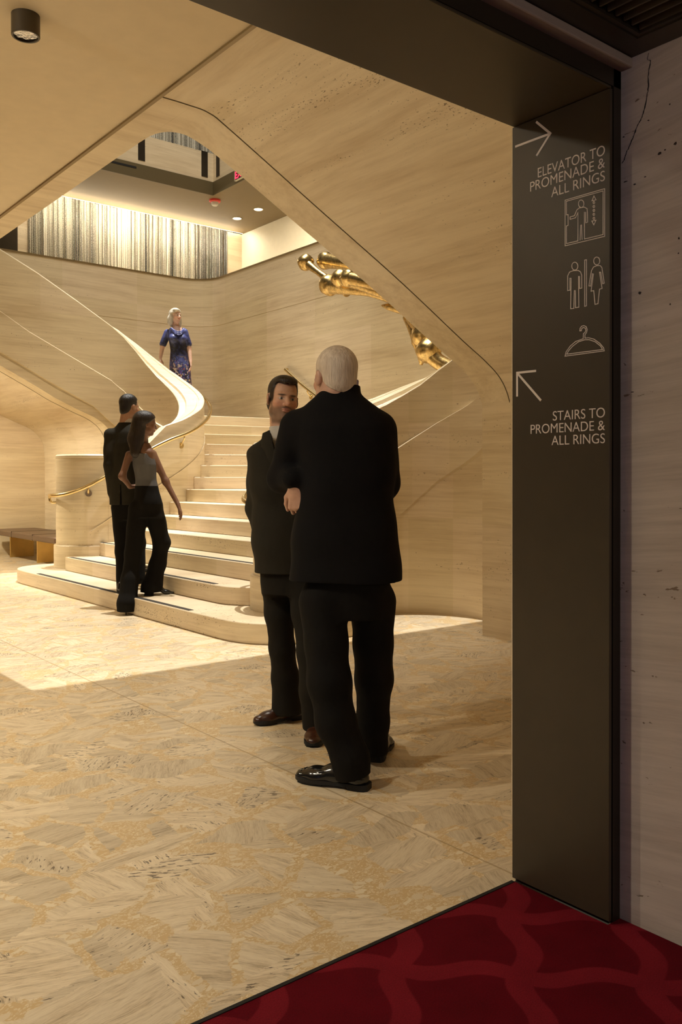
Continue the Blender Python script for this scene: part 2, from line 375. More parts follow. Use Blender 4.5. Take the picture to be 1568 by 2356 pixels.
# promenade level beyond the parapet
UB, UA, UZ = 17.19, 10.82, 7.0
struct(MB().box(-3, A_LEFT+.3, 3.95, UA, UB, 4.25).box(B_BACK+.3, 2, 3.95, UA, A_LEFT+.3, 4.25).build('floor_upper', M['cream'], smooth=False))
struct(MB().box(10.405, UB-.02, 4.25, UA, UB+.4, UZ).box(5.56, UB-.02, 4.25, 5.85, UB+.4, UZ).build('wall_upper_back', M['wall'], smooth=False))
struct(MB().box(2, UB-.30, 4.25, 5.56, UB+.3, 8.5).build('wall_upper_left', M['bronze'], smooth=False))
struct(MB().box(UA, 4, 4.25, UA+.3, UB+.4, UZ).build('wall_upper_right', M['cream'], smooth=False))
OA, OB = 8.889, 15.177
struct(MB().box(OA, 3, UZ, UA+.3, UB-.10, UZ+.2).box(-3, OB, UZ, OA, UB-.10, UZ+.2).box(-3, 2, UZ, OA, 5.79, UZ+.2).build('ceiling_upper', M['taupe'], smooth=False))
struct(MB().box(2, UB+.36, 4.25, UA, UB+.42, 10.6).build('wall_upper_rear', M['cream'], smooth=False))
bal = empty('balcony', (OA, OB, UZ), 'balcony edge with dark fascia and travertine front above the promenade ceiling', 'balcony')
L = lambda x, y, z: (x-OA, y-OB, z-UZ)
def lbox(m, x0, y0, z0, x1, y1, z1): return m.box(x0-OA, y0-OB, z0-UZ, x1-OA, y1-OB, z1-UZ)
m = MB(); lbox(m, -2, OB-.014, UZ-.004, OA-.002, OB-.002, UZ+.265); lbox(m, OA-.014, 5.8, UZ-.004, OA-.002, OB-.014, UZ+.265); m.build('fascia', M['fascia'], bal, smooth=False)
m = MB(); lbox(m, -2, OB+.005, UZ+.205, OA+.1, OB+.15, UZ+.84); lbox(m, OA+.005, 5.8, UZ+.205, OA+.15, OB+.005, UZ+.84)
tag(m.build('front_panel', M['wall'], bal, smooth=False))
for (x0, x1, z0) in ((7.26, 7.40, .345), (8.625, 8.765, .335), (5.6, 5.74, .345)):
    m = MB(); lbox(m, x0, OB-.004, UZ+z0, x1, OB+.02, UZ+.845); m.build('slot', M['darkbronze'], bal, smooth=False)
m = MB(); lbox(m, OA-.004, 14.93, UZ+.335, OA+.02, 15.05, UZ+.845); m.build('slot', M['darkbronze'], bal, smooth=False)
m = MB(); lbox(m, 6.6, OB-.018, UZ+.16, 7.215, OB-.008, UZ+.20); m.build('air_slot', M['black'], bal, smooth=False)
def curtain(name, x0, x1, y, z0, z1, label, amp=.05, step=.045):
    rows = []; n = int((x1-x0)/step); rn = random.Random(5)
    xs = np.linspace(x0, x1, n); m = MB()
    for i in range(n-1):     # every strand is a narrow faceted string hanging full height
        a, b = xs[i], xs[i+1]; d = rn.uniform(0, amp); c = (a+b)/2; wv = (b-a)*.47
        m.loft([[(c-wv, y+d, z), (c, y+d-.02, z), (c+wv, y+d, z), (c, y+d+.02, z)] for z in (z0, z1)])
    o = m.build(name, M['curtain'], smooth=False); return tag(o, label, 'curtain', kind='stuff')
curtain('bead_curtain', 5.855, 10.40, UB-.07, 4.25, UZ, 'glittering bead-string curtain in pale and dark stripes behind the promenade parapet')
curtain('bead_curtain', 5.4, 9.6, 15.9, 7.3, 10.2, 'upper bead-string curtain showing above the balcony front panel')
cv = tag(MB().box(5.86, UB-.105, UZ+.0, 10.80, UB-.085, UZ+.03).build('cove_lamp', glow('cove_light', (1, .86, .62), 9), smooth=False), 'warm cove light strip along the top of the bead curtain', 'lamp')
area('cove_wash', (8.2, UB-.55, UZ-.02), (8.2, UB-.0, 5.2), 95, 4.6, .05, (1, .88, .68))
area('cove_up', (8.2, UB-.12, UZ-.22), (8.2, UB-.5, UZ+.2), 34, 4.8, .03, (1, .88, .66))
spot('promenade_lamp', (9.2, 13.6, 6.95), (10.8, 14.9, 5.0), 260, 100, .9, .05, (1, .88, .66))

# ------------------------------------------------------------------ staircase
ST = empty('staircase', (4.4, MID, 0), 'travertine staircase with curling parapets rising from the lower hall floor', 'staircase')
SO = np.array([4.4, MID, 0])
def sub(o): o.location = Vector(o.location)-Vector(SO); return o
def rounded(poly, n=8):
    """poly: (x, y, r) corners -> rounded outline"""
    out = []; k = len(poly)
    for i in range(k):
        p = np.array(poly[i][:2], float); a = np.array(poly[i-1][:2], float); b = np.array(poly[(i+1) % k][:2], float); r = poly[i][2]
        if r <= 0: out.append(tuple(p)); continue
        u = (a-p)/np.linalg.norm(a-p); v = (b-p)/np.linalg.norm(b-p)
        s = p+u*r; e = p+v*r
        for j in range(n+1):
            t = j/n; q = (1-t)**2*s+2*t*(1-t)*p+t*t*e; out.append(tuple(q))
    return out
LB, RB = 10.20, 2*MID-10.20
def step(polys, k, grips=()):
    z0, z1 = (k-1)*R_, k*R_
    m = MB()
    for p in polys: m.prism(p, z0, z1)
    o = sub(m.build('step', M['riser'], ST, ang=30)); bevel(o, .008, 2)
    for (a, b0, b1) in grips:
        sub(MB().box(a+.012, b0, z1-.002, a+.062, b1, z1+.003).build('grip_strip', M['grip'], o, smooth=False)).location = (0, 0, 0)
    return o
AK = [None, 3.515, 3.935, 4.33, 4.68, 5.0, 5.29, 5.565]
step([rounded([(3.515, 5.33, .62), (3.515, 11.23, .62), (4.6, 11.23, .3), (4.9, 10.3, 0), (5.9, 10.3, 0), (5.9, 6.26, 0), (4.9, 6.26, 0), (4.6, 5.33, .3)])], 1, [(3.515, 6.45, 10.12)])
step([rounded([(3.935, RB+.02, .30), (3.935, LB+.08, 0), (6.0, LB+.1, 0), (6.0, RB-.1, 0), (4.3, RB-.1, 0)])], 2, [(3.935, 6.75, 10.18)])
for k in range(3, 7):
    step([[(AK[k], RB-.08), (AK[k], LB+.08), (6.0, LB+.08), (6.0, RB-.08)]], k, [(AK[k], RB+.05, LB-.02)] if k == 3 else ())
step([[(AK[7], RB-.1), (AK[7], LB+.1), (6.0, 11.2), (B_BACK, 11.2), (B_BACK, 2*MID-11.2), (6.0, 2*MID-11.2)]], 7)
FAN = {8: ((5.72, 10.30), (8.45, 8.35)), 9: ((5.85, 10.45), (8.45, 9.05)), 10: ((5.98, 10.80), (8.45, 10.12)), 11: ((5.98, 11.12), (8.45, 10.66)),
       12: ((5.98, 11.40), (8.45, 11.03)), 13: ((5.98, 11.74), (8.45, 11.42)), 14: ((5.9, 12.02), (8.45, 11.72))}
for k, (u, wv) in FAN.items():
    p = [u, wv, (B_BACK, A_LEFT-.2), (B_BACK-.3, A_LEFT), (5.3, A_LEFT), (5.3, 12.2), (5.75, 12.02), (5.97, 11.5), (5.97, 11.2)][:(9 if k < 12 else 7 if k < 14 else 6)]
    step([p], k); step([[mir(q) for q in p][::-1]], k)
for k in range(15, 27):
    a = 6.30-.36*(k-15); e = max(2.30, a-.46); p = [(e, 12.2), (e, A_LEFT-.002), (a, A_LEFT-.002), (a, 12.2)]
    step([p], k); step([[mir(q) for q in p][::-1]], k)
# curling parapets
TT = [-90, -75, -60, -45, -30, -15, 0, 15, 30, 45, 60, 75, 90]
ZT = [1.91, 1.98, 2.07, 2.17, 2.30, 2.41, 2.53, 2.65, 2.79, 2.97, 3.18, 3.37, 3.50]
C1 = [1.42, 1.50, 1.60, 1.70, 1.80, 1.88, 1.95, 2.02, 2.10, 2.24, 2.40, 2.57, 2.69]
C2 = [.72, .84, .95, 1.10, 1.24, 1.34, 1.43, 1.52, 1.62, 1.74, 1.86, 1.97, 2.07]
ZPA = [2.0, 2.42, 2.565, 2.683, 3.364, 4.086, 4.7, 4.963, 5.137, 5.24, 5.271]
ZPZ = [3.43, 3.43, 3.424, 3.372, 3.021, 2.651, 2.31, 2.171, 2.052, 1.923, 1.754]
zs = lambda a: float(np.interp(a, ZPA, ZPZ))
LA = [4.45, 4.6, 4.7, 4.8, 4.88, 4.95, 5.02, 5.08, 5.14, 5.2]; LZ = [1.49, 1.495, 1.51, 1.545, 1.59, 1.64, 1.70, 1.755, 1.81, 1.865]
BK = lambda t: float(np.interp(t, [-150, -90, -60, 0, 45, 200], [.03, .07, .10, .10, .16, .17]))
stations = []                      # (G, O, normal towards the well, top, crease 1, crease 2, bottom)
for a, z in zip(LA, LZ):
    f = (a-4.45)/.8; g = 10.48+.30*max(0, 1-f*1.6)
    stations.append(((a, g), (a, 10.18), (0, 1), z, 1.02+.4*f, .30+.42*f, 0, BK(-150+60*f)))
tf = np.arange(-90, 91, 5)
for t in tf:
    c, s = math.cos(rad(t)), math.sin(rad(t))
    i = lambda T: float(np.interp(t, TT, T))
    stations.append(((5.25+.615*c, 11.165+.685*s), (5.25+1.0*c, 11.23+1.05*s), (-c, -s), i(ZT), i(C1), i(C2), 0, BK(t)))
for a in np.concatenate([[5.247, 5.235], np.arange(5.15, 2.25, -.1)]):
    top = float(np.interp(a, [2.3, 2.6, 3.667, 4.184, 4.737, 5.25], [4.98, 4.84, 4.36, 4.11, 3.80, 3.50]))
    crs = float(np.interp(a, [2.3, 3.66, 4.03, 5.25], [4.1, 3.53, 3.30, 2.70]))
    bot = zs(a)+.01; c2 = max(bot+.002, float(np.interp(a, [2.7, 3.66, 4.285, 4.955, 5.25], [3.40, 2.976, 2.642, 2.315, 2.07])))
    stations.append(((a, 11.85), (a, 12.28), (0, -1), top, crs, c2, bot, .17))
DIP = lambda a: .07*max(0, min(1, (5.0-a)/.6))*max(0, min(1, (a-2.7)/.5))
def parapet(flip):
    rows = []
    for (g, o, n, zt, c1, c2, zb, bk) in stations:
        g = np.array(g); o = np.array(o); n = np.array(n); d = (o-g)/np.linalg.norm(o-g)
        c1 = max(c1, c2+.03)
        if zb > 0 and not flip: zb -= DIP(g[0])
        at = lambda q, z: (q[0], q[1], z)
        pr = .045 if (zb == 0 and n[1] > -.6) else .018 if zb > 0 else .018+.027*max(0, (1+n[1])/.4)
        r = [at(g, zb), at(g, c2), at(g+n*pr, c2+.012), at(g+n*pr, c1-.004), at(g+n*(pr-.006), c1), at(g+n*.006, c1+.006), at(g+n*.006, zt-.012), at(g-n*.004, zt), at(g+d*.085, zt), at(g+d*.092, zt+.006),
             at(g+d*.10, zt+.045), at(g+d*.11, zt+.05), at(o-d*.105, zt+bk*.8), at(o-d*.098, zt+bk*.8-.016), at(o-d*.082, zt+bk*.84-.016), at(o-d*.076, zt+bk*.85), at(o-d*.015, zt+bk), at(o, zt+bk-.01), at(o, zb)]
        if flip: r = [mir(q) for q in r][::-1]
        rows.append(r)
    return sub(MB().loft(rows).build('parapet', M['wall'], ST, ang=28))
parapet(False); parapet(True)
for fl in (False, True):
    cx, cyy, r = 4.4, 10.607, .427
    if fl: cyy = 2*MID-cyy+.06
    m = MB().lathe(cx, cyy, [(.455, .10), (.455, .44), (.448, .452), (r, .456), (r, 1.525), (r-.006, 1.532), (r+.004, 1.54), (r+.004, 1.568), (r-.012, 1.585), (.02, 1.587)], 64)
    sub(m.build('newel', M['wall'], ST, ang=30))
# skirting groove along the stair side of the left parapet
gpts = [(4.2, 10.178, .62), (4.7, 10.172, .93), (5.25, 10.172, 1.26)]
for t in range(-85, -20, 8): gpts.append((5.25+1.004*math.cos(rad(t)), 11.23+1.055*math.sin(rad(t)), float(np.interp(t, [-90, -60, -20], [1.26, 1.55, 1.95]))))
sub(MB().tube(gpts, .006, 6).build('skirting_line', M['riser'], ST))

# ------------------------------------------------------------------ upper flights: ruled soffit, edge band, post
ED = [(2.4551, 5.35), (2.456, 5.125), (2.461, 4.985), (2.474, 4.925), (2.492, 4.88), (2.522, 4.838), (2.565, 4.802), (2.61, 4.776), (2.66, 4.757), (2.74, 4.737), (2.9, 4.728), (5.273, 4.715)]
def prof(a0, a1):
    A = sorted(set([a0, a1]+[a for a in ZPA if a0 < a < a1]+[a for a, _ in ED if a0 < a < a1]+list(np.arange(2.5, 5.2, .15))))
    return [(a, zs(a)) for a in A if a0 <= a <= a1]
def smooth_prof():
    P = spline([(2.26, 3.43), (2.42, 3.43), (2.565, 3.42), (2.72, 3.353), (3.364, 3.021), (4.086, 2.651), (4.7, 2.31), (4.963, 2.171), (5.137, 2.052), (5.24, 1.90), (5.272, 1.72), (5.275, 1.5)], 9)
    return [tuple(p) for p in P]+[(5.275, .0)]
SP = smooth_prof()
def nrm(P, i):
    a = np.array(P[max(i-1, 0)]); b = np.array(P[min(i+1, len(P)-1)]); t = (b-a)/np.linalg.norm(b-a); return np.array([-t[1], t[0]])
def flight(flip, label):
    root = empty('stair_flight', (5.27, MID-3.55 if not flip else MID+3.55, 0), label, 'staircase', None)
    ro = Vector(root.location)
    T = (lambda p: mir(p)) if flip else (lambda p: p)
    def strip(name, mat, b0f, b1f, th=.10, lift=0.):
        rows = []
        for i, (a, z) in enumerate(SP):
            n = nrm(SP, i); n = n if n[1]+n[0] > 0 else -n
            lo = (a+n[0]*lift, z+n[1]*lift); hi = (a+n[0]*th, z+n[1]*th)
            b0, b1 = b0f(a), b1f(a)
            if flip: lo = (lo[0], lo[1]-DIP(a)); hi = (hi[0], hi[1]-DIP(a))
            r = [(lo[0], b0, lo[1]), (lo[0], b1, lo[1]), (hi[0], b1, hi[1]), (hi[0], b0, hi[1])]
            rows.append([T(p) for p in r])
        o = MB().loft(rows).build(name, mat, root, ang=28); o.location = Vector(o.location)-ro; return o
    be = lambda a: float(np.interp(a, [q[0] for q in ED], [q[1] for q in ED]))
    strip('soffit', M['soffit'], lambda a: 1.862 if flip else 2.1, lambda a: 4.423)
    gp = [T((a, 4.4275, z-(DIP(a) if flip else 0))) for a, z in SP[::1]]
    o = MB().tube(gp, .0042, 8).build('groove', M['joint'], root); o.location = Vector(o.location)-ro
    m = MB(); rows = []
    for i, (a, z) in enumerate(SP):
        if a < 2.455: continue
        n = nrm(SP, i); n = n if n[1]+n[0] > 0 else -n
        b1 = be(a)
        rows.append([T(p) for p in ((a, 4.432, z), (a, b1, z), (a+n[0]*.12, b1, z+n[1]*.12), (a+n[0]*.12, 4.432, z+n[1]*.12))])
    # fine stations round the corner
    extra = []
    for (a, b) in ED[:-1]:
        z = float(np.interp(a, [p[0] for p in SP], [p[1] for p in SP]))
        extra.append([T(p) for p in ((a, 4.432, z), (a, b, z), (a+.03, b, z+.115), (a+.03, 4.432, z+.115))])
    allr = sorted(rows+extra, key=lambda r: (r[0][0], -r[0][2])) if True else rows
    seen = []; 
    if flip: allr = [[(q[0], q[1], q[2]-DIP(q[0])) for q in r] for r in allr]
    for r in allr:
        if not seen or abs(r[0][0]-seen[-1][0][0])+abs(r[0][2]-seen[-1][0][2]) > 1e-4: seen.append(r)
    m.loft(seen)
    m.prism([T(p)[:2] for p in ((2.26, 4.432), (2.4551, 4.432), (2.4551, MID-.0015), (2.26, MID-.0015))], 3.43, 3.545)
    o = m.build('edge_band', M['band'], root, ang=28); o.location = Vector(o.location)-ro
    return root
flight(False, 'upper stair flight over the doorway side, its broad travertine underside sloping to the floor')
flight(True, 'upper stair flight above the bench, its travertine underside curving down to the floor')

# ================================================================== people: smooth-blended distance fields turned into one mesh each
def sstep(a, b, x): t = np.clip((x-a)/(b-a), 0, 1); return t*t*(3-2*t)
class Frame:
    """a turned local frame; yaw about z (ccw), then pitch (nod down +), then roll"""
    def __init__(s, c, yaw=0., pitch=0., roll=0., sc=1.):
        s.c = np.array(c, float); s.sc = sc
        s.R = np.array((Matrix.Rotation(yaw, 3, 'Z') @ Matrix.Rotation(-pitch, 3, 'X') @ Matrix.Rotation(roll, 3, 'Y')))
    def to(s, X, Y, Z):
        x, y, z = X-s.c[0], Y-s.c[1], Z-s.c[2]; R = s.R
        return ((R[0, 0]*x+R[1, 0]*y+R[2, 0]*z)/s.sc, (R[0, 1]*x+R[1, 1]*y+R[2, 1]*z)/s.sc, (R[0, 2]*x+R[1, 2]*y+R[2, 2]*z)/s.sc)
    def out(s, p): return s.c+s.R @ (np.array(p, float)*s.sc)
ID = Frame((0, 0, 0))
class Field:
    def __init__(s, h): s.h = h; s.ops = []
    def op(s, lo, hi, fn, k=.015, mode='u'): s.ops.append((np.array(lo, float), np.array(hi, float), fn, k, mode)); return s
    def cone(s, a, b, ra, rb, k=.015, mode='u', fl=None):
        """tapered limb; fl=(axis vector, factor): squash of the section along an axis"""
        a = np.array(a, float); b = np.array(b, float); r = max(ra, rb)
        lo = np.minimum(a, b)-r*1.6; hi = np.maximum(a, b)+r*1.6; d = b-a; L = d@d+1e-12
        def fn(X, Y, Z):
            t = np.clip(((X-a[0])*d[0]+(Y-a[1])*d[1]+(Z-a[2])*d[2])/L, 0, 1)
            x, y, z = X-a[0]-t*d[0], Y-a[1]-t*d[1], Z-a[2]-t*d[2]
            if fl is not None:
                n = np.array(fl[0], float); n = n/np.linalg.norm(n); q = x*n[0]+y*n[1]+z*n[2]; g = (1/fl[1]-1)*q
                x, y, z = x+g*n[0], y+g*n[1], z+g*n[2]
            return np.sqrt(x*x+y*y+z*z)-(ra+(rb-ra)*t)
        return s.op(lo, hi, fn, k, mode)
    def chain(s, pts, rs, k=.015, **kw):
        for i in range(len(pts)-1): s.cone(pts[i], pts[i+1], rs[i], rs[i+1], k, **kw)
        return s
    def ell(s, c, r, F=ID, k=.015, mode='u', R=None):
        r = np.array(r, float); c = np.array(c, float); wc = F.out(c); m = max(r)*F.sc*1.15
        G = Frame((0, 0, 0)) if R is None else Frame((0, 0, 0), *R)
        def fn(X, Y, Z):
            x, y, z = F.to(X, Y, Z); x, y, z = G.to(x-c[0], y-c[1], z-c[2])
            q = np.sqrt((x/r[0])**2+(y/r[1])**2+(z/r[2])**2); g = np.sqrt((x/r[0]**2)**2+(y/r[1]**2)**2+(z/r[2]**2)**2)+1e-6
            return q*(q-1)/g*F.sc
        return s.op(wc-m, wc+m, fn, k, mode)
    def loft(s, nodes, k=.02, mode='u', p=2.):
        """nodes: (z, cx, cy, half width, half depth, yaw)"""
        N = np.array(sorted(nodes), float); z = N[:, 0]; m = max(N[:, 3].max(), N[:, 4].max())
        lo = (N[:, 1].min()-m, N[:, 2].min()-m, z[0]); hi = (N[:, 1].max()+m, N[:, 2].max()+m, z[-1])
        Zf = np.linspace(z[0], z[-1], 400); C = [np.interp(Zf, z, N[:, i]) for i in range(1, 6)]
        ker = np.hanning(25); ker /= ker.sum(); C = [np.convolve(np.pad(c, 12, mode='edge'), ker, 'valid') for c in C]
        def fn(X, Y, Z):
            cx, cy, wd, dp, yw = [np.interp(Z, Zf, c) for c in C]
            x, y = X-cx, Y-cy; c, n = np.cos(yw), np.sin(yw); u, v = c*x+n*y, -n*x+c*y
            q = ((np.abs(u)/wd)**p+(np.abs(v)/dp)**p)**(1/p)
            return np.maximum((q-1)*np.minimum(wd, dp), np.maximum(Z-z[-1], z[0]-Z))
        return s.op(lo, hi, fn, k, mode)
    def cut(s, fn, lo=(-9, -9, -9), hi=(9, 9, 9), k=0.): return s.op(lo, hi, fn, k, 'c')
    def mesh(s, disp=None):
        h = s.h; U = [o for o in s.ops if o[4] == 'u']
        lo = np.min([o[0] for o in U], axis=0)-3*h; hi = np.max([o[1] for o in U], axis=0)+3*h
        n = np.ceil((hi-lo)/h).astype(int)+1
        ax = [(lo[i]+h*np.arange(n[i])).astype(np.float32) for i in range(3)]
        D = np.full(n, .5, np.float32)
        for (a, b, fn, k, mode) in s.ops:
            mg = k+.02
            i0 = np.clip(np.floor((a-mg-lo)/h).astype(int), 0, n); i1 = np.clip(np.ceil((b+mg-lo)/h).astype(int)+1, 0, n)
            if (i1 <= i0).any(): continue
            sl = tuple(slice(p, q) for p, q in zip(i0, i1))
            X, Y, Z = ax[0][sl[0]][:, None, None], ax[1][sl[1]][None, :, None], ax[2][sl[2]][None, None, :]
            v = fn(X, Y, Z).astype(np.float32); d = D[sl]
            if mode == 'u':
                if k > 0: t = np.clip(.5+.5*(d-v)/k, 0, 1); D[sl] = d*(1-t)+v*t-k*t*(1-t)
                else: D[sl] = np.minimum(d, v)
            else:            # carve away where v < 0
                if k > 0: t = np.clip(.5-.5*(d+v)/k, 0, 1); D[sl] = d*(1-t)-v*t+k*t*(1-t)
                else: D[sl] = np.maximum(d, -v)
        if disp is not None:
            X, Y, Z = ax[0][:, None, None], ax[1][None, :, None], ax[2][None, None, :]
            D += disp(X, Y, Z).astype(np.float32)
        D[0], D[-1], D[:, 0], D[:, -1], D[:, :, 0], D[:, :, -1] = .5, .5, .5, .5, .5, .5
        S = (D < 0); c = np.zeros(n-1, np.int8)
        for i in (0, 1):
            for j in (0, 1):
                for q in (0, 1): c += S[i:n[0]-1+i, j:n[1]-1+j, q:n[2]-1+q]
        A = np.argwhere((c > 0) & (c < 8)); idx = np.full(n-1, -1, np.int32); idx[tuple(A.T)] = np.arange(len(A))
        P = np.zeros((len(A), 3)); W = np.zeros(len(A))
        corner = [np.array(q) for q in np.ndindex(2, 2, 2)]
        val = {tuple(q): D[tuple((A+q).T)] for q in corner}
        for q in corner:
            for e in range(3):
                if q[e] == 0:
                    q2 = q.copy(); q2[e] = 1; v0, v1 = val[tuple(q)], val[tuple(q2)]; x = (v0 < 0) != (v1 < 0)
                    t = np.where(x, v0/np.where(x, v0-v1, 1), 0); pt = np.tile(q.astype(float), (len(A), 1)); pt[:, e] += t
                    P[x] += pt[x]; W += x
        V = lo+h*(A+P/W[:, None])
        Q = []
        for e in range(3):
            o1, o2 = (e+1) % 3, (e+2) % 3
            sl0 = [slice(0, -1)]*3; sl1 = [slice(0, -1)]*3; sl0[e] = slice(0, -1); sl1[e] = slice(1, None)
            for o in (o1, o2): sl0[o] = slice(1, -1); sl1[o] = slice(1, -1)
            a, b = S[tuple(sl0)], S[tuple(sl1)]; E = np.argwhere(a != b); inside = a[tuple(E.T)]
            E[:, o1] += 1; E[:, o2] += 1
            def at(p, q): G = E.copy(); G[:, o1] -= p; G[:, o2] -= q; return idx[tuple(G.T)]
            f = np.stack([at(1, 1), at(0, 1), at(0, 0), at(1, 0)], 1); f[~inside] = f[~inside][:, ::-1]; Q.append(f)
        return V, np.concatenate(Q)
def to_object(name, V, Q, mat, parent=None, colors=None):
    me = bpy.data.meshes.new(name); nv, nf = len(V), len(Q)
    me.vertices.add(nv); me.vertices.foreach_set('co', V.astype(np.float32).ravel())
    me.loops.add(nf*4); me.loops.foreach_set('vertex_index', Q.astype(np.int32).ravel())
    me.polygons.add(nf); me.polygons.foreach_set('loop_start', np.arange(0, nf*4, 4, dtype=np.int32)); me.polygons.foreach_set('loop_total', np.full(nf, 4, np.int32))
    me.polygons.foreach_set('use_smooth', np.ones(nf, bool)); me.update(calc_edges=True); me.validate()
    if colors is not None:
        at = me.color_attributes.new('pigment', 'FLOAT_COLOR', 'POINT'); at.data.foreach_set('color', np.c_[colors, np.ones(nv)].astype(np.float32).ravel())
    me.materials.append(mat); o = bpy.data.objects.new(name, me); COL.objects.link(o)
    if parent is not None: o.parent = parent
    return o
def skin_mat():
    t = NT('skin'); a = t.n('Attribute', attribute_name='pigment', attribute_type='GEOMETRY').outputs['Color']
    f = t.noise(t.obj(), 70, 3); k = t.map(f, .3, .7, .94, 1.06)
    t.set(Base_Color=t.mix(1, a, t.n('CombineColor', {0: k, 1: k, 2: k}).outputs[0], 'MULTIPLY'), Roughness=.48)
    t.b.inputs['Subsurface Weight'].default_value = .08; t.b.inputs['Subsurface Scale'].default_value = .01
    t.b.inputs['Subsurface Radius'].default_value = (1, .35, .2)
    t.bump(f, .08, .002); return t.m
SKIN = skin_mat()
def cloth(name, col, rough=.85, bump=.25, sheen=.0, noise=.12):
    t = NT(name); o = t.obj(); f = t.noise(o, 500, 2); g = t.noise(t.mapping(o, (1, 1, .45)), 13, 3)
    k = t.map(g, .3, .7, 1-noise, 1+noise)
    t.set(Base_Color=t.mix(1, c4(col), t.n('CombineColor', {0: k, 1: k, 2: k}).outputs[0], 'MULTIPLY'), Roughness=rough)
    t.b.inputs['Specular IOR Level'].default_value = .2; t.b.inputs['Sheen Weight'].default_value = sheen
    t.bump(t.math('ADD', t.math('MULTIPLY', f, .15), g), bump, .02); return t.m
def hair_mat(name, c0, c1, rough=.45, sc=(90, 90, 12)):
    t = NT(name); o = t.obj(); f = t.noise(t.mapping(o, sc), 1, 4, .65); g = t.noise(o, 14, 2)
    t.set(Base_Color=t.ramp(t.math('ADD', t.math('MULTIPLY', f, .75), t.math('MULTIPLY', g, .25)), [(.35, c0), (.65, c1)]), Roughness=rough); t.bump(f, .7, .008); return t.m
def head(F, f, neck_to, rn=.052, female=False, ears=True, nose=1.):
    """skull, jaw, face features; f is the body field. Frame: x right, y forward, z up, origin at ear height"""
    f.ell((0, -.014, .036), (.074, .094, .084), F, .01)
    f.ell((0, .022, -.026), (.060 if not female else .056, .068, .088), F, .025)
    f.ell((0, .060, -.090), (.024, .022, .020), F, .02)
    for s in (-1, 1):
        f.ell((s*.038, .054, -.022), (.024, .024, .022), F, .018)
        f.ell((s*.046, .010, -.066), (.018, .034, .024), F, .02)
    f.ell((0, .074, .022), (.046, .014, .010), F, .014)
    for s in (-1, 1): f.ell((s*.030, .090, .002), (.017, .014, .010), F, .008, 'c')
    f.cone(F.out((0, .083, .008)), F.out((0, .108*nose, -.026)), .008*F.sc, .0125*F.sc, .008)
    for s in (-1, 1): f.ell((s*.011, .094, -.031), (.008, .011, .007), F, .006)
    f.ell((0, .0865, -.052), (.022, .010, .0055), F, .004); f.ell((0, .085, -.063), (.019, .010, .0065), F, .004)
    f.ell((0, .0985, -.0575), (.022, .006, .0016), F, .003, 'c')
    for s in (-1, 1): f.ell((s*.030, .070, .001), (.0125, .0125, .0125), F, .002)
    if ears:
        for s in (-1, 1):
            f.ell((s*.076, -.008, -.006), (.009, .019, .031), F, .006, R=(s*-.35, -.15, s*.12))
            f.ell((s*.084, -.002, -.004), (.006, .010, .018), F, .005, 'c', R=(s*-.35, 0, 0))
    f.chain([F.out((0, -.028, -.055)), neck_to], [rn*F.sc, rn*1.08], .025)
def face_paint(F, V, skin, lips=(.40, .12, .09), brow=(.03, .02, .015), beard=None, iris=(.05, .03, .02), blush=1., hairc=None):
    x, y, z = F.to(V[:, 0], V[:, 1], V[:, 2]); C = np.tile(np.array(skin, float), (len(V), 1))
    def dab(m, c): C[:] = C*(1-m[:, None])+np.array(c)*m[:, None]
    hd = (np.abs(x) < .12) & (np.abs(y) < .14) & (np.abs(z) < .15)
    def e(cx, cy, cz, rx, ry, rz, soft=.3): q = np.sqrt(((x-cx)/rx)**2+((y-cy)/ry)**2+((z-cz)/rz)**2); return sstep(1+soft, 1-soft, q)*hd
    for s in (-1, 1): dab(.45*e(s*.042, .06, -.03, .025, .03, .022, .6), np.array(skin)*np.array([1.1, .72, .66]))
    dab(.35*e(0, .11, -.028, .016, .03, .016, .5), np.array(skin)*np.array([1.1, .72, .66]))
    if beard is not None:
        c, amt = beard
        m = sstep(-.030, -.052, z+.12*(np.abs(x)-.03).clip(0))*sstep(-.02, .01, y)*sstep(-.135, -.115, z)*hd
        m = m*(1-.9*e(0, .09, -.057, .024, .03, .011, .25)); dab(amt*m, c)
        dab(amt*.8*(sstep(.05, .058, np.abs(x))*sstep(-.015, .01, y)*sstep(.05, .03, y)*sstep(.02, -.02, z)*hd), c)
        dab(amt*e(0, .095, -.045, .027, .03, .006, .4), c)
    dab(.8*e(0, .09, -.0575, .022, .022, .011, .3), lips)
    for s in (-1, 1):
        dab(.85*e(s*.031, .084, .019, .021, .025, .0045, .4), brow)
        dab(.5*e(s*.030, .08, .001, .019, .02, .010, .4), np.array(skin)*.55)
        dab(e(s*.030, .083, .0005, .0135, .012, .0058, .2), (.62, .56, .50)); dab(e(s*.030, .084, .0005, .0058, .02, .0062, .2), iris)
    if hairc is not None: dab(sstep(-.008, .004, np.minimum(np.maximum(z-.078-.25*np.maximum(np.abs(x)-.03, 0), .040-y), z+.014-.8*np.minimum(y, 0)))*hd*sstep(.10, .08, np.abs(z-.04))*sstep(.0735, .071, np.abs(x)), hairc)
    return C
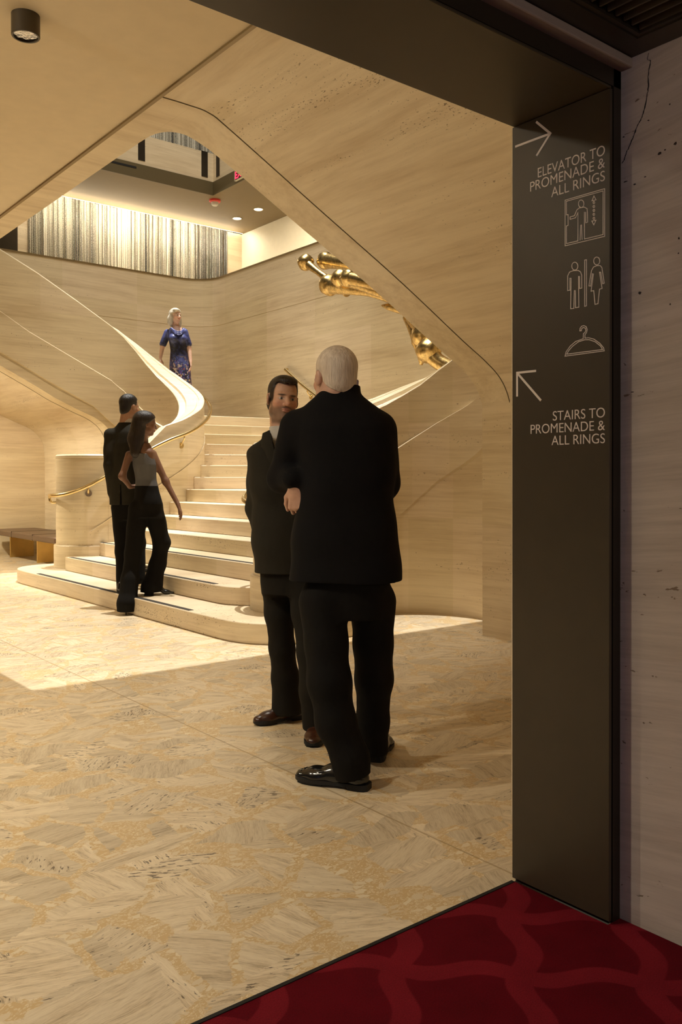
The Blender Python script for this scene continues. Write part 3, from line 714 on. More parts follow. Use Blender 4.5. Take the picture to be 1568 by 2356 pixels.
def hand(f, w, d, nrm, side, curl=(.35, .45, .4), sc=1., thumb=.9, spread=.06, k=.006):
    """w wrist, d pointing to the fingers, nrm out of the palm, side +1/-1 puts the thumb along +/-(d x nrm)"""
    w = np.array(w, float); d = np.array(d, float); d /= np.linalg.norm(d); nrm = np.array(nrm, float); nrm -= d*(nrm@d); nrm /= np.linalg.norm(nrm)
    t = np.cross(d, nrm)*side
    f.cone(w, w+d*.03*sc, .026*sc, .024*sc, .012, fl=(nrm, .72))
    for i, (o, L, r) in enumerate(((.030, .072, .0088), (.010, .080, .0092), (-.010, .074, .0088), (-.029, .058, .0078))):
        kn = w+d*(.092-.004*abs(i-1))*sc+t*o*sc
        f.cone(w+d*.018*sc+t*o*.55*sc, kn, .0135*sc, .0118*sc, .012)
        p = kn; a = 0; dd = d+t*o*spread/.03
        for L2, c, r2 in ((.46, curl[0], 1.), (.30, curl[1], .92), (.24, curl[2], .82)):
            a += c; q = p+(dd*math.cos(a)+nrm*math.sin(a))*L*L2*sc; f.cone(p, q, r*r2*sc, r*r2*.93*sc, k*.7); p = q
    b = w+d*.022*sc+t*.020*sc; e1 = b+(d*.6+t*.65+nrm*.35)*.042*sc*1.0
    e2 = e1+(d*.85+t*(.35*thumb)+nrm*.35)*.032*sc; e3 = e2+(d*.95+t*.05+nrm*.35)*.026*sc
    f.chain([b, e1, e2, e3], [.0155*sc, .0125*sc, .0105*sc, .0085*sc], k)
def haircut(h, F, front=.080, side=.036, low=-.012, rag=.006, peak=.0):
    """trims a cap of hair to a hairline over brow, sideburns and nape"""
    def fn(X, Y, Z):
        x, y, z = F.to(X, Y, Z); a = np.abs(x)
        edge = front-peak*np.exp(-(x/.02)**2)+.25*np.maximum(a-.03, 0)+rag*.5*(np.sin(x*170+1)+.6*np.sin(x*310))
        v1 = np.maximum(z-edge, side+rag*.5*np.sin(z*260)-y); v2 = z-low-.8*np.minimum(y, 0)
        return np.minimum(v1, v2)
    h.cut(fn, k=.008)
class Body:
    """places joints by where the photograph shows them: pixel plus an offset in depth"""
    def __init__(s, px, Y0, z0=0.):
        s.f = np.array([math.cos(YAW), math.sin(YAW), 0]); s.r = np.array([math.sin(YAW), -math.cos(YAW), 0]); s.Y0 = Y0; s.z0 = z0
        d = ray(px, 1102); s.X0 = (d@s.r)*(Y0/(d@s.f)); s.base = s.r*s.X0+s.f*Y0+np.array([0, 0, z0])
    def J(s, x, y, dy=0.):
        d = ray(x, y); t = (s.Y0+dy)/(d@s.f); p = np.array([0, 0, EYE])+d*t; return np.array([p@s.r-s.X0, dy, p[2]-s.z0])
    def px(s, n, dy=0.): return n*(s.Y0+dy)/FPX
    def place(s, o): o.location = s.base; o.rotation_euler = (0, 0, YAW-math.pi/2); return o
def shoe(f, B, heel, toe, z=0., w=.046, hgt=.062, L=None, toe_h=.042):
    """upper of a leather shoe from heel to toe (local xy points)"""
    h = np.array(heel, float); t = np.array(toe, float); d = (t-h)/np.linalg.norm(t-h); n = np.linalg.norm(t-h); P = lambda k, zz: np.array([*(h+d*n*k), z+zz]); q = (-d[1], d[0], 0)
    f.cone(P(.13, .045), P(.13, .085), .036, .034, .01)
    f.cone(P(.14, .04), P(.45, .046), .038, .040, .02, fl=((0, 0, 1), .95)); f.cone(P(.45, .042), P(.72, .032), .042, w, .02, fl=((0, 0, 1), .74))
    f.cone(P(.72, .030), P(.90, .027), w, w*.72, .02, fl=((0, 0, 1), .66))
    f.cone(P(.18, .075), P(.52, .058), .034, .026, .025)
    f.cut(lambda X, Y, Z: Z-(z+.012), (-9, -9, z-.2), (9, 9, z+.012))
def sole(B, heel, toe, z=0., w=.052, th=.016, heel_h=.028):
    h = np.array(heel, float); t = np.array(toe, float); n = np.linalg.norm(t-h); d = (t-h)/n; q = np.array([-d[1], d[0]]); m = MB()
    prof = [(-.01, .45), (.03, .66), (.10, .76), (.25, .74), (.42, .72), (.6, .92), (.74, 1.), (.86, .92), (.95, .68), (1.0, .38), (1.012, .12)]
    out = [h+d*n*k+q*w*a for k, a in prof]+[h+d*n*k-q*w*a for k, a in prof[::-1]]
    m.loft([[(p[0], p[1], z+zz) for p in out] for zz in (heel_h*.35, heel_h*.35+th)])
    hp = [h+d*n*k+q*w*a*.97 for k, a in prof[:4]]+[h+d*n*k-q*w*a*.97 for k, a in prof[:4][::-1]]
    m.loft([[(p[0], p[1], z+zz) for p in hp] for zz in (0, heel_h*.36)])
    fp = [h+d*n*k+q*w*a*.9 for k, a in prof[5:9]]+[h+d*n*k-q*w*a*.9 for k, a in prof[5:9][::-1]]
    m.loft([[(p[0], p[1], z+zz) for p in fp] for zz in (0.001, heel_h*.36)]); return m
def folds(amp, seed=0, zs=24.):
    r = np.random.RandomState(seed); K = r.randn(5, 3)*np.array([7, 7, zs]); ph = r.rand(5)*6.28
    return lambda X, Y, Z: amp*sum(np.sin(K[i, 0]*X+K[i, 1]*Y+K[i, 2]*Z+ph[i]) for i in range(5))/2.2
def person(B, f, paint, label, group=None):
    V, Q = f.mesh(); o = to_object('person', V, Q, SKIN, None, paint(V)); B.place(o); return tag(o, label, 'person', group)
def wear(name, f, mat, o, disp=None):
    V, Q = f.mesh(disp); return to_object(name, V, Q, mat, o)
SUIT_BLACK = cloth('black_suit_wool', (.0045, .0038, .0040), .9, .2)
SUIT_CHAR = cloth('charcoal_suit_wool', (.022, .019, .013), .85, .3)
TROUSER_BLACK = cloth('black_trouser_cloth', (.006, .005, .004), .9, .3)
SUIT_DARK = cloth('dark_green_grey_suit', (.026, .023, .016), .85, .3)
SHIRT = cloth('pale_shirt_cotton', (.62, .58, .52), .8, .2)

# ---- the older man with his back to us
def older_man():
    B = Body(790, 3.67); J = B.J; sk = (.56, .33, .23)
    F = Frame(J(768, 872, .0), rad(27), rad(3), rad(4), 1.06)
    neck = J(778, 922, -.005)
    shL, elL, wrL = J(676, 985, .01), J(650, 1098, .06), J(677, 1114, -.06)
    shR, elR, wrR = J(868, 990, .02), J(885, 1115, .06), J(860, 1165, .28)
    hipL, knL, anL = J(742, 1385, -.03), J(757, 1570, -.10), J(812, 1780, -.14)
    hipR, knR, anR = J(857, 1385, .05), J(860, 1565, .10), J(856, 1712, .17)
    f = Field(.004); head(F, f, neck, .060)
    f.loft([(J(0, 1400)[2], J(798, 0)[0], 0, .15, .11, 0), (J(0, 1300)[2], J(795, 0)[0], 0, .165, .115, 0), (J(0, 1180)[2], J(792, 0)[0], 0, .155, .11, 0), (J(0, 1040)[2], J(792, 0)[0], .0, .165, .12, 0), (J(0, 965)[2], J(788, 0)[0], .0, .165, .10, 0), (J(0, 920)[2], J(780, 0)[0], 0, .075, .06, 0)], .03)
    f.chain([shL, elL, wrL], [.052, .042, .028], .03); f.chain([shR, elR, wrR], [.052, .042, .028], .03)
    f.chain([hipL, knL, anL], [.082, .058, .040], .03); f.chain([hipR, knR, anR], [.082, .058, .040], .03)
    f.cone(anL, anL+np.array([-.01, 0, -.03]), .034, .022, .02); f.cone(anR, anR+np.array([0, .02, -.05]), .034, .022, .02)
    hand(f, wrL+np.array([.004, .0, -.004]), (.10, .05, -1), (.35, 1., .1), -1, (.75, 1.0, .7), 1.05)
    hand(f, wrR, (-.7, .4, -.1), (0, -.2, -1), 1, (.7, .8, .5), 1.05)
    o = person(B, f, lambda V: face_paint(F, V, sk, brow=(.45, .40, .34)), 'older white-haired man in black suit standing with his back turned, hand on hip')
    h = Field(.004); h.ell((0, -.020, .046), (.083, .096, .087), F, .01); h.ell((0, -.055, -.02), (.068, .052, .065), F, .03)
    haircut(h, F, .095, .030, .0, .004)
    for s in (-1, 1): h.ell((s*.078, .0, -.012), (.03, .030, .034), F, .008, 'c')
    wear('hair', h, hair_mat('white_hair', (.50, .40, .30), (.78, .68, .55), .6), o, folds(.0022, 3, 9))
    c = Field(.0035); c.loft([(J(0, 934)[2], J(779, 0)[0], 0, .078, .066, 0), (J(0, 876)[2], J(784, 0)[0], -.004, .073, .070, 0)], .004)
    wear('shirt_collar', c, cloth('lilac_shirt', (.36, .30, .44), .8, .1), o)
    j = Field(.005); X = lambda px: J(px, 0)[0]; Z = lambda py: J(0, py)[2]
    j.loft([(Z(1342), X(792), 0, .243, .150, 0), (Z(1250), X(792), 0, .232, .155, 0), (Z(1150), X(794), 0, .207, .150, 0), (Z(1050), X(794), 0, .210, .152, 0), (Z(985), X(785), .0, .212, .145, 0),
            (Z(958), X(784), 0, .198, .125, 0), (Z(935), X(781), 0, .150, .105, 0), (Z(910), X(779), -.005, .092, .088, 0), (Z(890), X(784), -.008, .079, .076, 0)], .02, p=2.3)
    j.chain([shL+np.array([.01, 0, 0]), elL, wrL+np.array([-.012, .0, .026])], [.076, .062, .044], .035); j.chain([shR, elR, wrR], [.074, .060, .046], .03)
    j.cut(lambda X_, Y, Z_: Z_-Z(1336)-.06*X_*0, (-1, -1, -1), (1, 1, Z(1330)))
    jk = wear('jacket', j, SUIT_BLACK, o, folds(.0035, 11))
    t = Field(.005)
    t.loft([(Z(1420), X(800), 0, .165, .12, 0), (Z(1290), X(796), 0, .185, .125, 0)], .03)
    t.chain([hipL, J(750, 1480, -.06), knL, J(772, 1660, -.12), J(806, 1745, -.14), J(812, 1792, -.135)], [.102, .090, .088, .082, .074, .074], .03)
    t.chain([hipR, J(858, 1480, .07), knR, J(857, 1660, .14), J(856, 1742, .165)], [.100, .084, .080, .070, .070], .03)
    t.cut(lambda X_, Y, Z_: np.where(Y < 0, Z_-.050-.22*(X_-X(812)).clip(-.06, .06), Z_-.045), (-1, -1, -1), (1, 1, Z(1715)))
    wear('trousers', t, TROUSER_BLACK, o, folds(.0016, 5, 12))
    gloss = plain('black_polished_leather', (.010, .009, .008), .16, spec=.7, bump=.12, bscale=30); rub = plain('black_rubber', (.006, .006, .006), .7)
    for he, to in ((J(848, 1815, -.17)[:2], J(684, 1795, -.045)[:2]), (J(862, 1757, .17)[:2], J(862, 1757, .17)[:2]+np.array([.06, .28]))):
        s = Field(.003); shoe(s, B, he, to, 0, .049, toe_h=.045)
        d = (to-he)/np.linalg.norm(to-he); q = np.array([-d[1], d[0]]); n = np.linalg.norm(to-he)
        for kk in (-1, 1):      # raised apron seam over the toe
            s.chain([np.array([*(he+d*n*a+q*kk*b), zz]) for a, b, zz in ((.50, .030, .066), (.64, .034, .058), (.78, .030, .053), (.88, .014, .050), (.90, 0, .050))], [.0032]*5, .004)
        so_ = wear('shoe', s, gloss, o, folds(.0010, 2, 60)); sl = sole(B, he, to, 0, .056).build('sole', rub, so_, ang=30)
        lc = MB()
        for a in (.42, .48, .54): lc.tube([(*(he+d*n*a+q*b), zz) for b, zz in ((-.022, .088-.05*(a-.42)*3.2), (0, .099-.05*(a-.42)*3.4), (.022, .088-.05*(a-.42)*3.2))], .0028, 8)
        lc.build('laces', rub, so_)
older_man()

# ---- the bearded man facing him
def bearded_man():
    B = Body(652, 4.34); J = B.J; sk = (.60, .35, .23); X = lambda px: J(px, 0)[0]; Z = lambda py: J(0, py)[2]
    F = Frame(J(650, 920, .0), rad(180+20), rad(2), rad(-6), .98)
    neck = J(648, 988, .02)
    shA, elA, wrA = J(600, 1056, .02), J(591, 1170, .06), J(612, 1262, .10)
    shB, elB, wrB = J(712, 1035, -.02), J(728, 1160, .06), J(740, 1245, .02)
    hipA, knA, anA = J(640, 1335, .05), J(648, 1490, .08), J(662, 1612, .16)
    hipB, knB, anB = J(698, 1335, -.03), J(716, 1500, -.12), J(728, 1655, -.12)
    f = Field(.0036); head(F, f, neck, .055)
    f.loft([(Z(1350), X(668), 0, .14, .10, .15), (Z(1270), X(660), 0, .15, .105, .15), (Z(1160), X(654), 0, .14, .10, .15), (Z(1080), X(652), 0, .14, .10, .15), (Z(1045), X(650), 0, .115, .075, .15), (Z(1012), X(649), .01, .055, .05, .15)], .03)
    f.chain([shA, elA, wrA], [.048, .038, .027], .03); f.chain([shB, elB, wrB], [.048, .038, .027], .03)
    f.chain([hipA, knA, anA], [.078, .054, .038], .03); f.chain([hipB, knB, anB], [.078, .054, .038], .03)
    f.cone(anA, anA+np.array([0, .0, -.05]), .034, .022, .02); f.cone(anB, anB+np.array([0, 0, -.05]), .034, .022, .02)
    hand(f, wrA, (.35, .3, -.8), (.8, -.3, .1), 1, (.6, .7, .5), 1.); hand(f, wrB, (-.5, -.3, -.6), (-.2, .9, 0), 1, (.6, .7, .5), 1.)
    o = person(B, f, lambda V: face_paint(F, V, sk, beard=((.075, .042, .024), .6), lips=(.34, .13, .10), hairc=(.03, .018, .011)), 'dark-haired bearded man in charcoal suit, half hidden, facing the white-haired man')
    h = Field(.0036); h.ell((0, -.016, .044), (.079, .0985, .0845), F, .01); h.ell((0, -.058, -.02), (.064, .044, .06), F, .03)
    h.ell((0, .045, .092), (.05, .045, .022), F, .03)
    haircut(h, F, .078, .040, -.014)
    for s in (-1, 1): h.ell((s*.080, -.004, -.012), (.03, .026, .034), F, .006, 'c')
    wear('hair', h, hair_mat('dark_brown_hair', (.008, .005, .003), (.035, .022, .013), .5), o, folds(.003, 8, 20))
    s = Field(.004); s.loft([(Z(1240), X(655), 0, .14, .105, .15), (Z(1120), X(652), 0, .142, .118, .15), (Z(1050), X(651), 0, .13, .110, .15), (Z(1015), X(649), .0, .09, .09, .15)], .02)
    s.loft([(Z(1018), X(649), .004, .082, .080, .15), (Z(996), X(648), .008, .072, .072, .15), (Z(982), X(648), .010, .068, .068, .15)], .006)
    wear('shirt', s, SHIRT, o)
    j = Field(.0045)
    j.loft([(Z(1322), X(660), .0, .172, .130, .15), (Z(1250), X(655), 0, .172, .135, .15), (Z(1160), X(652), 0, .165, .132, .15), (Z(1075), X(650), 0, .185, .140, .15), (Z(1040), X(648), .0, .166, .122, .15),
            (Z(1014), X(648), .01, .110, .100, .15), (Z(990), X(648), .02, .078, .075, .15)], .02, p=2.25)
    j.chain([shA, elA, wrA], [.068, .055, .043], .03); j.chain([shB, elB, wrB], [.068, .055, .043], .03)
    G = Frame(J(646, 1000, 0), rad(180+6))      # chest frame: y towards the front
    j.cut(lambda X_, Y, Z_: (lambda x, y, z: np.maximum(np.abs(x)-(.052+.20*(z+.0)).clip(-.02, .085), -y+.02))(*G.to(X_, Y, Z_)), (-.3, -.4, Z(1130)), (.3, .1, Z(975)))
    j.cut(lambda X_, Y, Z_: Z_-Z(1318)-.35*(np.abs(X_-X(640))-.03).clip(0)*0, (-1, -1, -1), (1, 1, Z(1316)))
    jk = wear('jacket', j, SUIT_CHAR, o, folds(.004, 21))
    for sgn in (-1, 1):       # lapels
        m = MB(); rows = []
        for k in range(9):
            q = k/8; zz = .015-.255*q; xi = max(.004, .060-.055*q); wdt = .055*math.sin(math.pi*min(1, .18+q*.82))+.004
            yy = .135+.020*math.sin(q*2.6)
            rows.append([tuple(G.out((sgn*(xi+u*wdt), yy-.05*u*u-.012*(1-q), zz-.012*u))) for u in (0, .35, .7, 1.)]+[tuple(G.out((sgn*(xi+u*wdt), yy-.05*u*u-.012*(1-q)-.012, zz-.012*u))) for u in (1., .7, .35, 0)])
        m.loft(rows).build('lapel', SUIT_CHAR, jk)
    t = Field(.005)
    t.loft([(Z(1365), X(668), 0, .15, .11, .15), (Z(1290), X(662), 0, .155, .115, .15)], .03)
    t.chain([hipA, J(643, 1410, .06), knA, J(656, 1560, .12), J(660, 1632, .155)], [.088, .072, .062, .068, .082], .03)
    t.chain([hipB, J(706, 1410, -.08), knB, J(722, 1590, -.14), J(729, 1672, -.12)], [.088, .074, .068, .066, .072], .03)
    t.cut(lambda X_, Y, Z_: Z_-.042, (-1, -1, -1), (1, 1, .10))
    wear('trousers', t, cloth('charcoal_trousers', (.012, .010, .007), .9, .3), o, folds(.0016, 31, 12))
    lea = plain('brown_shoe_leather', (.045, .014, .006), .3, spec=.6, bump=.1, bscale=40); rub = bpy.data.materials['black_rubber']
    for he, to in ((J(694, 1645, .22)[:2], J(609, 1650, .11)[:2]), (J(733, 1700, -.02)[:2], J(720, 1700, -.27)[:2])):
        n = to-he; L_ = np.linalg.norm(n); n = n/L_; to = he+n*max(L_, .275)
        s = Field(.0035); shoe(s, B, he, to, 0, .045); so_ = wear('shoe', s, lea, o); sole(B, he, to, 0, .050).build('sole', rub, so_, ang=30)
bearded_man()

# ---- the couple starting up the stairs
def couple_man():
    B = Body(292, 8.55, 2*R_); J = B.J; sk = (.42, .23, .14); X = lambda px: J(px, 0)[0]; Z = lambda py: J(0, py)[2]
    F = Frame(J(298, 938, .0), rad(-38), rad(4), 0, 1.02)
    neck = J(288, 976, .0)
    shA, elA, wrA = J(254, 1002, -.02), J(252, 1070, -.05), J(258, 1132, .0)
    shB, elB, wrB = J(324, 1000, .04), J(330, 1070, .05), J(330, 1130, .12)
    hipA, knA, anA = J(278, 1168, .0), J(283, 1268, -.02), J(283, 1352, -.16)
    hipB, knB, anB = J(308, 1168, .03), J(318, 1250, .16), J(318, 1322, .12)
    f = Field(.005); head(F, f, neck, .056)
    f.loft([(Z(1180), X(291), 0, .145, .10, -.3), (Z(1120), X(290), 0, .15, .105, -.3), (Z(1060), X(289), 0, .15, .11, -.3), (Z(1000), X(289), 0, .165, .09, -.3), (Z(977), X(288), 0, .07, .055, -.3)], .03)
    f.chain([shA, elA, wrA], [.048, .04, .028], .03); f.chain([shB, elB, wrB], [.048, .04, .028], .03)
    f.chain([hipA, knA, anA], [.08, .055, .04], .03); f.chain([hipB, knB, anB], [.08, .055, .04], .03)
    f.cone(anA, anA+np.array([.05, .12, -.05]), .035, .03, .02); f.cone(anB, anB+np.array([.05, .12, -.05]), .035, .03, .02)
    hand(f, wrA, (.1, .1, -1), (1, .2, 0), 1, sc=1.05); hand(f, wrB, (.1, .3, -1), (-1, .2, 0), -1, sc=1.05)
    o = person(B, f, lambda V: face_paint(F, V, sk), 'dark-haired man in dark grey suit climbing the lowest steps beside a woman')
    h = Field(.005); h.ell((0, -.016, .048), (.083, .102, .090), F, .01); h.ell((0, -.056, -.025), (.064, .045, .062), F, .03)
    haircut(h, F, .074, .042, -.014)
    for s in (-1, 1): h.ell((s*.082, -.002, -.012), (.03, .026, .034), F, .006, 'c')
    wear('hair', h, hair_mat('black_hair', (.004, .003, .003), (.016, .011, .008), .4), o, folds(.003, 4, 20))
    c = Field(.004); c.loft([(Z(984), X(288), 0, .078, .07, -.3), (Z(964), X(289), .0, .070, .064, -.3)], .004); wear('shirt_collar', c, SHIRT, o)
    j = Field(.006)
    j.loft([(Z(1164), X(291), 0, .192, .138, -.3), (Z(1120), X(290), 0, .188, .142, -.3), (Z(1070), X(290), 0, .182, .138, -.3), (Z(1020), X(289), 0, .20, .14, -.3), (Z(996), X(289), 0, .17, .12, -.3), (Z(980), X(288), 0, .10, .09, -.3), (Z(972), X(288), 0, .08, .074, -.3)], .02, p=2.3)
    j.chain([shA, elA, wrA], [.068, .056, .044], .03); j.chain([shB, elB, wrB], [.068, .056, .044], .03)
    j.cut(lambda X_, Y, Z_: Z_-Z(1162), (-1, -1, -1), (1, 1, Z(1160)))
    j.cut(lambda X_, Y, Z_: np.maximum(np.abs(X_-X(281))-.006, np.maximum(Y+.08, Z_-Z(1115))), (X(281)-.03, -.3, Z(1170)), (X(281)+.03, -.05, Z(1105)))
    wear('jacket', j, SUIT_DARK, o, folds(.004, 41))
    t = Field(.006); t.loft([(Z(1195), X(293), 0, .15, .115, -.3), (Z(1130), X(291), 0, .165, .12, -.3)], .03)
    t.chain([hipA, knA, anA+np.array([0, 0, -.02])], [.096, .072, .066], .03); t.chain([hipB, knB, anB+np.array([0, 0, -.03])], [.096, .075, .068], .03)
    wear('trousers', t, TROUSER_BLACK, o, folds(.003, 42, 14))
    lea = bpy.data.materials['black_polished_leather']; rub = bpy.data.materials['black_rubber']
    for an, zz in ((anA, -R_), (anB, 0.)):
        he = an[:2]+np.array([-.02, -.06]); to = he+np.array([.09, .26]); s = Field(.005); shoe(s, B, he, to, zz, .045); so_ = wear('shoe', s, lea, o); sole(B, he, to, zz).build('sole', rub, so_, ang=30)
couple_man()
def couple_woman():
    B = Body(330, 8.22, R_); J = B.J; sk = (.20, .10, .06); X = lambda px: J(px, 0)[0]; Z = lambda py: J(0, py)[2]
    F = Frame(J(337, 976, .0), rad(-68), rad(8), 0, .94)
    neck = J(327, 1016, .01)
    shA, elA, wrA = J(297, 1046, .0), J(281, 1096, -.03), J(299, 1120, .07)
    shB, elB, wrB = J(352, 1045, .02), J(381, 1108, .02), J(409, 1160, -.02)
    hipA, knA, anA = J(318, 1172, .0), J(306, 1275, -.04), J(292, 1378, -.16)
    hipB, knB, anB = J(352, 1170, .03), J(372, 1250, .10), J(346, 1345, .02)
    f = Field(.0045); head(F, f, neck, .046, True, nose=.95)
    f.loft([(Z(1185), X(336), 0, .135, .10, -.55), (Z(1155), X(335), 0, .135, .10, -.55), (Z(1112), X(332), 0, .10, .08, -.55), (Z(1070), X(328), 0, .115, .085, -.55), (Z(1040), X(325), 0, .125, .075, -.55), (Z(1020), X(326), 0, .06, .05, -.55)], .03)
    f.chain([shA, elA, wrA], [.036, .030, .021], .035); f.chain([shB, elB, wrB], [.036, .030, .021], .035)
    f.chain([hipA, knA, anA], [.08, .052, .034], .03); f.chain([hipB, knB, anB], [.08, .052, .034], .03)
    f.cone(anA, anA+np.array([.05, .08, -.07]), .03, .025, .02); f.cone(anB, anB+np.array([.09, .06, -.05]), .03, .025, .02)
    hand(f, wrB, (.30, -.1, -.8), (-.8, 0, -.3), 1, (.25, .3, .3), .92); hand(f, wrA, (.6, .6, .1), (0, .3, -1), 1, (.5, .6, .4), .92)
    o = person(B, f, lambda V: face_paint(F, V, sk), 'woman with long dark hair, grey sleeveless top and black flared trousers climbing the lowest steps')
    h = Field(.0045); h.ell((0, -.016, .042), (.088, .106, .090), F, .01)
    h.chain([F.out((0, -.06, .03)), J(316, 1010, -.02), J(313, 1042, -.06)], [.085, .085, .05], .03, fl=((0, 1, 0), .8))
    h.cut(lambda X_, Y, Z_: (lambda x, y, z: np.maximum(z-(.005+.9*y), -(y+.012)))(*F.to(X_, Y, Z_)), k=.012)
    wear('hair', h, hair_mat('long_dark_hair', (.006, .004, .003), (.028, .016, .010), .4), o, folds(.004, 6, 8))
    t = Field(.005); t.loft([(Z(1128), X(334), 0, .118, .098, -.55), (Z(1105), X(332), 0, .112, .092, -.55), (Z(1070), X(328), 0, .128, .100, -.55), (Z(1044), X(326), 0, .115, .088, -.55)], .02)
    wear('top', t, cloth('grey_blue_silk', (.115, .115, .12), .45, .35), o, folds(.004, 52, 14))
    p = Field(.006); p.loft([(Z(1190), X(336), 0, .15, .118, -.55), (Z(1160), X(336), 0, .152, .118, -.55), (Z(1118), X(333), 0, .118, .096, -.55)], .03)
    p.chain([hipA, knA, J(299, 1330, -.10), J(293, 1386, -.15), J(291, 1412, -.15)], [.095, .080, .080, .088, .094], .03)
    p.chain([hipB, knB, J(362, 1300, .08), J(349, 1350, .03), J(346, 1372, .03)], [.098, .078, .080, .094, .102], .03)
    p.cut(lambda X_, Y, Z_: Z_-(np.where(Y < -.06, -R_, 0)+.03), (-1, -1, -1), (1, 1, .06))
    wear('trousers', p, TROUSER_BLACK, o, folds(.003, 53, 14))
    lea = bpy.data.materials['black_polished_leather']
    for an, zz, d in ((anA, -R_, np.array([.10, .19])), (anB, 0., np.array([.20, .05]))):
        he = an[:2]-d*.1; s = Field(.0035); n = d/np.linalg.norm(d); P = lambda k, z: np.array([*(he+n*.225*k), zz+z])
        s.cone(P(.1, .085), P(.45, .055), .030, .030, .02, fl=((0, 0, 1), .8)); s.cone(P(.45, .05), P(.75, .026), .032, .038, .02, fl=((0, 0, 1), .6)); s.cone(P(.75, .022), P(1.0, .016), .036, .018, .02, fl=((0, 0, 1), .55))
        s.cut(lambda X_, Y, Z_: Z_-zz-.004, (-1, -1, zz-.1), (1, 1, zz+.004))
        so_ = wear('shoe', s, lea, o); MB().tube([P(.05, .085), P(.03, .04), P(.03, .0)], [.020, .009, .006], 10).build('heel', lea, so_)
couple_woman()

# ---- the woman in the blue dress above
def blue_woman():
    zf = 14*R_; B = Body(408, 13.55, zf); J = B.J; sk = (.66, .42, .31); X = lambda px: J(px, 0)[0]; Z = lambda py: J(0, py)[2]
    F = Frame(J(404, 727, .0), rad(180+48), rad(2), 0, .98)
    neck = J(405, 750, .02)
    shA, elA, wrA = J(385, 766, .02), J(374, 796, .02), J(369, 822, .03)
    shB, elB, wrB = J(425, 765, .0), J(435, 802, .02), J(438, 832, -.03)
    hipA, hipB = J(402, 850, .03), J(420, 850, -.02)
    f = Field(.005); head(F, f, neck, .047, True)
    f.loft([(Z(868), X(411), 0, .15, .12, .35), (Z(845), X(411), 0, .155, .12, .35), (Z(808), X(409), 0, .13, .10, .35), (Z(782), X(407), 0, .14, .115, .35), (Z(767), X(405), 0, .125, .08, .35), (Z(752), X(405), .01, .055, .05, .35)], .03)
    f.chain([shA, elA, wrA], [.036, .037, .026], .02); f.chain([shB, elB, wrB], [.036, .036, .025], .02)
    knA, anA = J(404, 905, .03), np.array([-.05, .05, .09]); knB, anB = J(420, 905, -.02), np.array([.08, -.02, .09])
    f.chain([hipA, knA, anA], [.085, .054, .036], .03); f.chain([hipB, knB, anB], [.085, .054, .036], .03)
    f.cone(anA, anA+np.array([.06, -.12, -.055]), .032, .026, .02); f.cone(anB, anB+np.array([.06, -.12, -.055]), .032, .026, .02)
    hand(f, wrA, (.05, -.1, -1), (.9, .1, .0), -1, (.3, .35, .3), .98); hand(f, wrB, (.10, -.15, -1), (-.9, -.2, 0), 1, (.3, .4, .35), .98)
    o = person(B, f, lambda V: face_paint(F, V, sk, lips=(.55, .20, .17), brow=(.22, .16, .11)), 'grey-haired woman in a blue patterned dress standing at the top of the steps')
    h = Field(.0045); h.ell((0, -.014, .046), (.088, .104, .088), F, .01)
    for s in (-1, 1): h.chain([F.out((s*.062, -.015, .03)), F.out((s*.086, -.02, -.06)), F.out((s*.098, -.015, -.120))], [.044, .045, .042], .03)
    h.chain([F.out((0, -.06, .03)), F.out((0, -.085, -.06)), F.out((0, -.085, -.125))], [.07, .06, .05], .03)
    h.ell((.03, .05, .085), (.05, .05, .025), F, .02)
    h.cut(lambda X_, Y, Z_: (lambda x, y, z: np.maximum(z-(.02+.55*y), -(y-.035+.35*np.abs(x))))(*F.to(X_, Y, Z_)), k=.012)
    wear('hair', h, hair_mat('grey_hair', (.30, .25, .18), (.80, .74, .62), .4), o, folds(.005, 7, 12))
    def dress_mat():
        t = NT('printed_blue_dress'); ob = t.obj(); z = t.n('SeparateXYZ', {0: ob}).outputs[2]
        n = t.noise(ob, 14, 4, .65, dist=.8); n2 = t.n('TexVoronoi', {'Vector': t.n('VectorMath', {0: t.mapping(ob, (1, 1, .8), (3, 1, 2)), 1: t.n('VectorMath', {0: t.noise(ob, 50, 3, out=1), 3: .05}, operation='SCALE').outputs[0]}, operation='ADD').outputs[0], 'Scale': 50.}).outputs['Color']; s = t.n('SeparateColor', {0: n2})
        c = t.ramp(s.outputs[0], [(.0, (.030, .035, .12)), (.22, (.014, .012, .028)), (.46, (.10, .05, .24)), (.58, (.10, .17, .42)), (.70, (.58, .45, .34)), (.88, (.014, .012, .028)), (.95, (.36, .10, .05))])
        c.node.color_ramp.interpolation = 'CONSTANT'
        low = t.map(t.math('ADD', z, t.math('MULTIPLY', n, .35)), Z(828)+.22, Z(850)+.12)
        up = t.ramp(t.math('ADD', n, t.math('MULTIPLY', t.math('ABSOLUTE', t.math('SUBTRACT', z, Z(806))), 1.4)), [(.50, (.007, .006, .014)), (.66, (.025, .030, .095)), (.86, (.07, .085, .26))])
        t.set(Base_Color=t.mix(low, up, c), Roughness=.45); t.bump(n, .2, .01); return t.m
    d = Field(.0055)
    d.loft([(Z(905), X(414), 0, .172, .140, .35), (Z(870), X(412), 0, .165, .138, .35), (Z(845), X(411), 0, .162, .132, .35), (Z(808), X(409), 0, .135, .114, .35), (Z(784), X(407), 0, .146, .126, .35), (Z(768), X(405), 0, .138, .102, .35), (Z(757), X(405), .0, .115, .08, .35)], .02)
    for s in (-1, 1): d.ell((s*.07, .09, 0), (.065, .06, .06), Frame(J(407, 781, 0), rad(180+20)), .04)
    d.chain([shA+np.array([.004, 0, .002]), elA+np.array([.008, 0, .03])], [.058, .053], .03); d.chain([shB+np.array([-.004, 0, .002]), elB+np.array([-.008, 0, .07])], [.058, .052], .03)
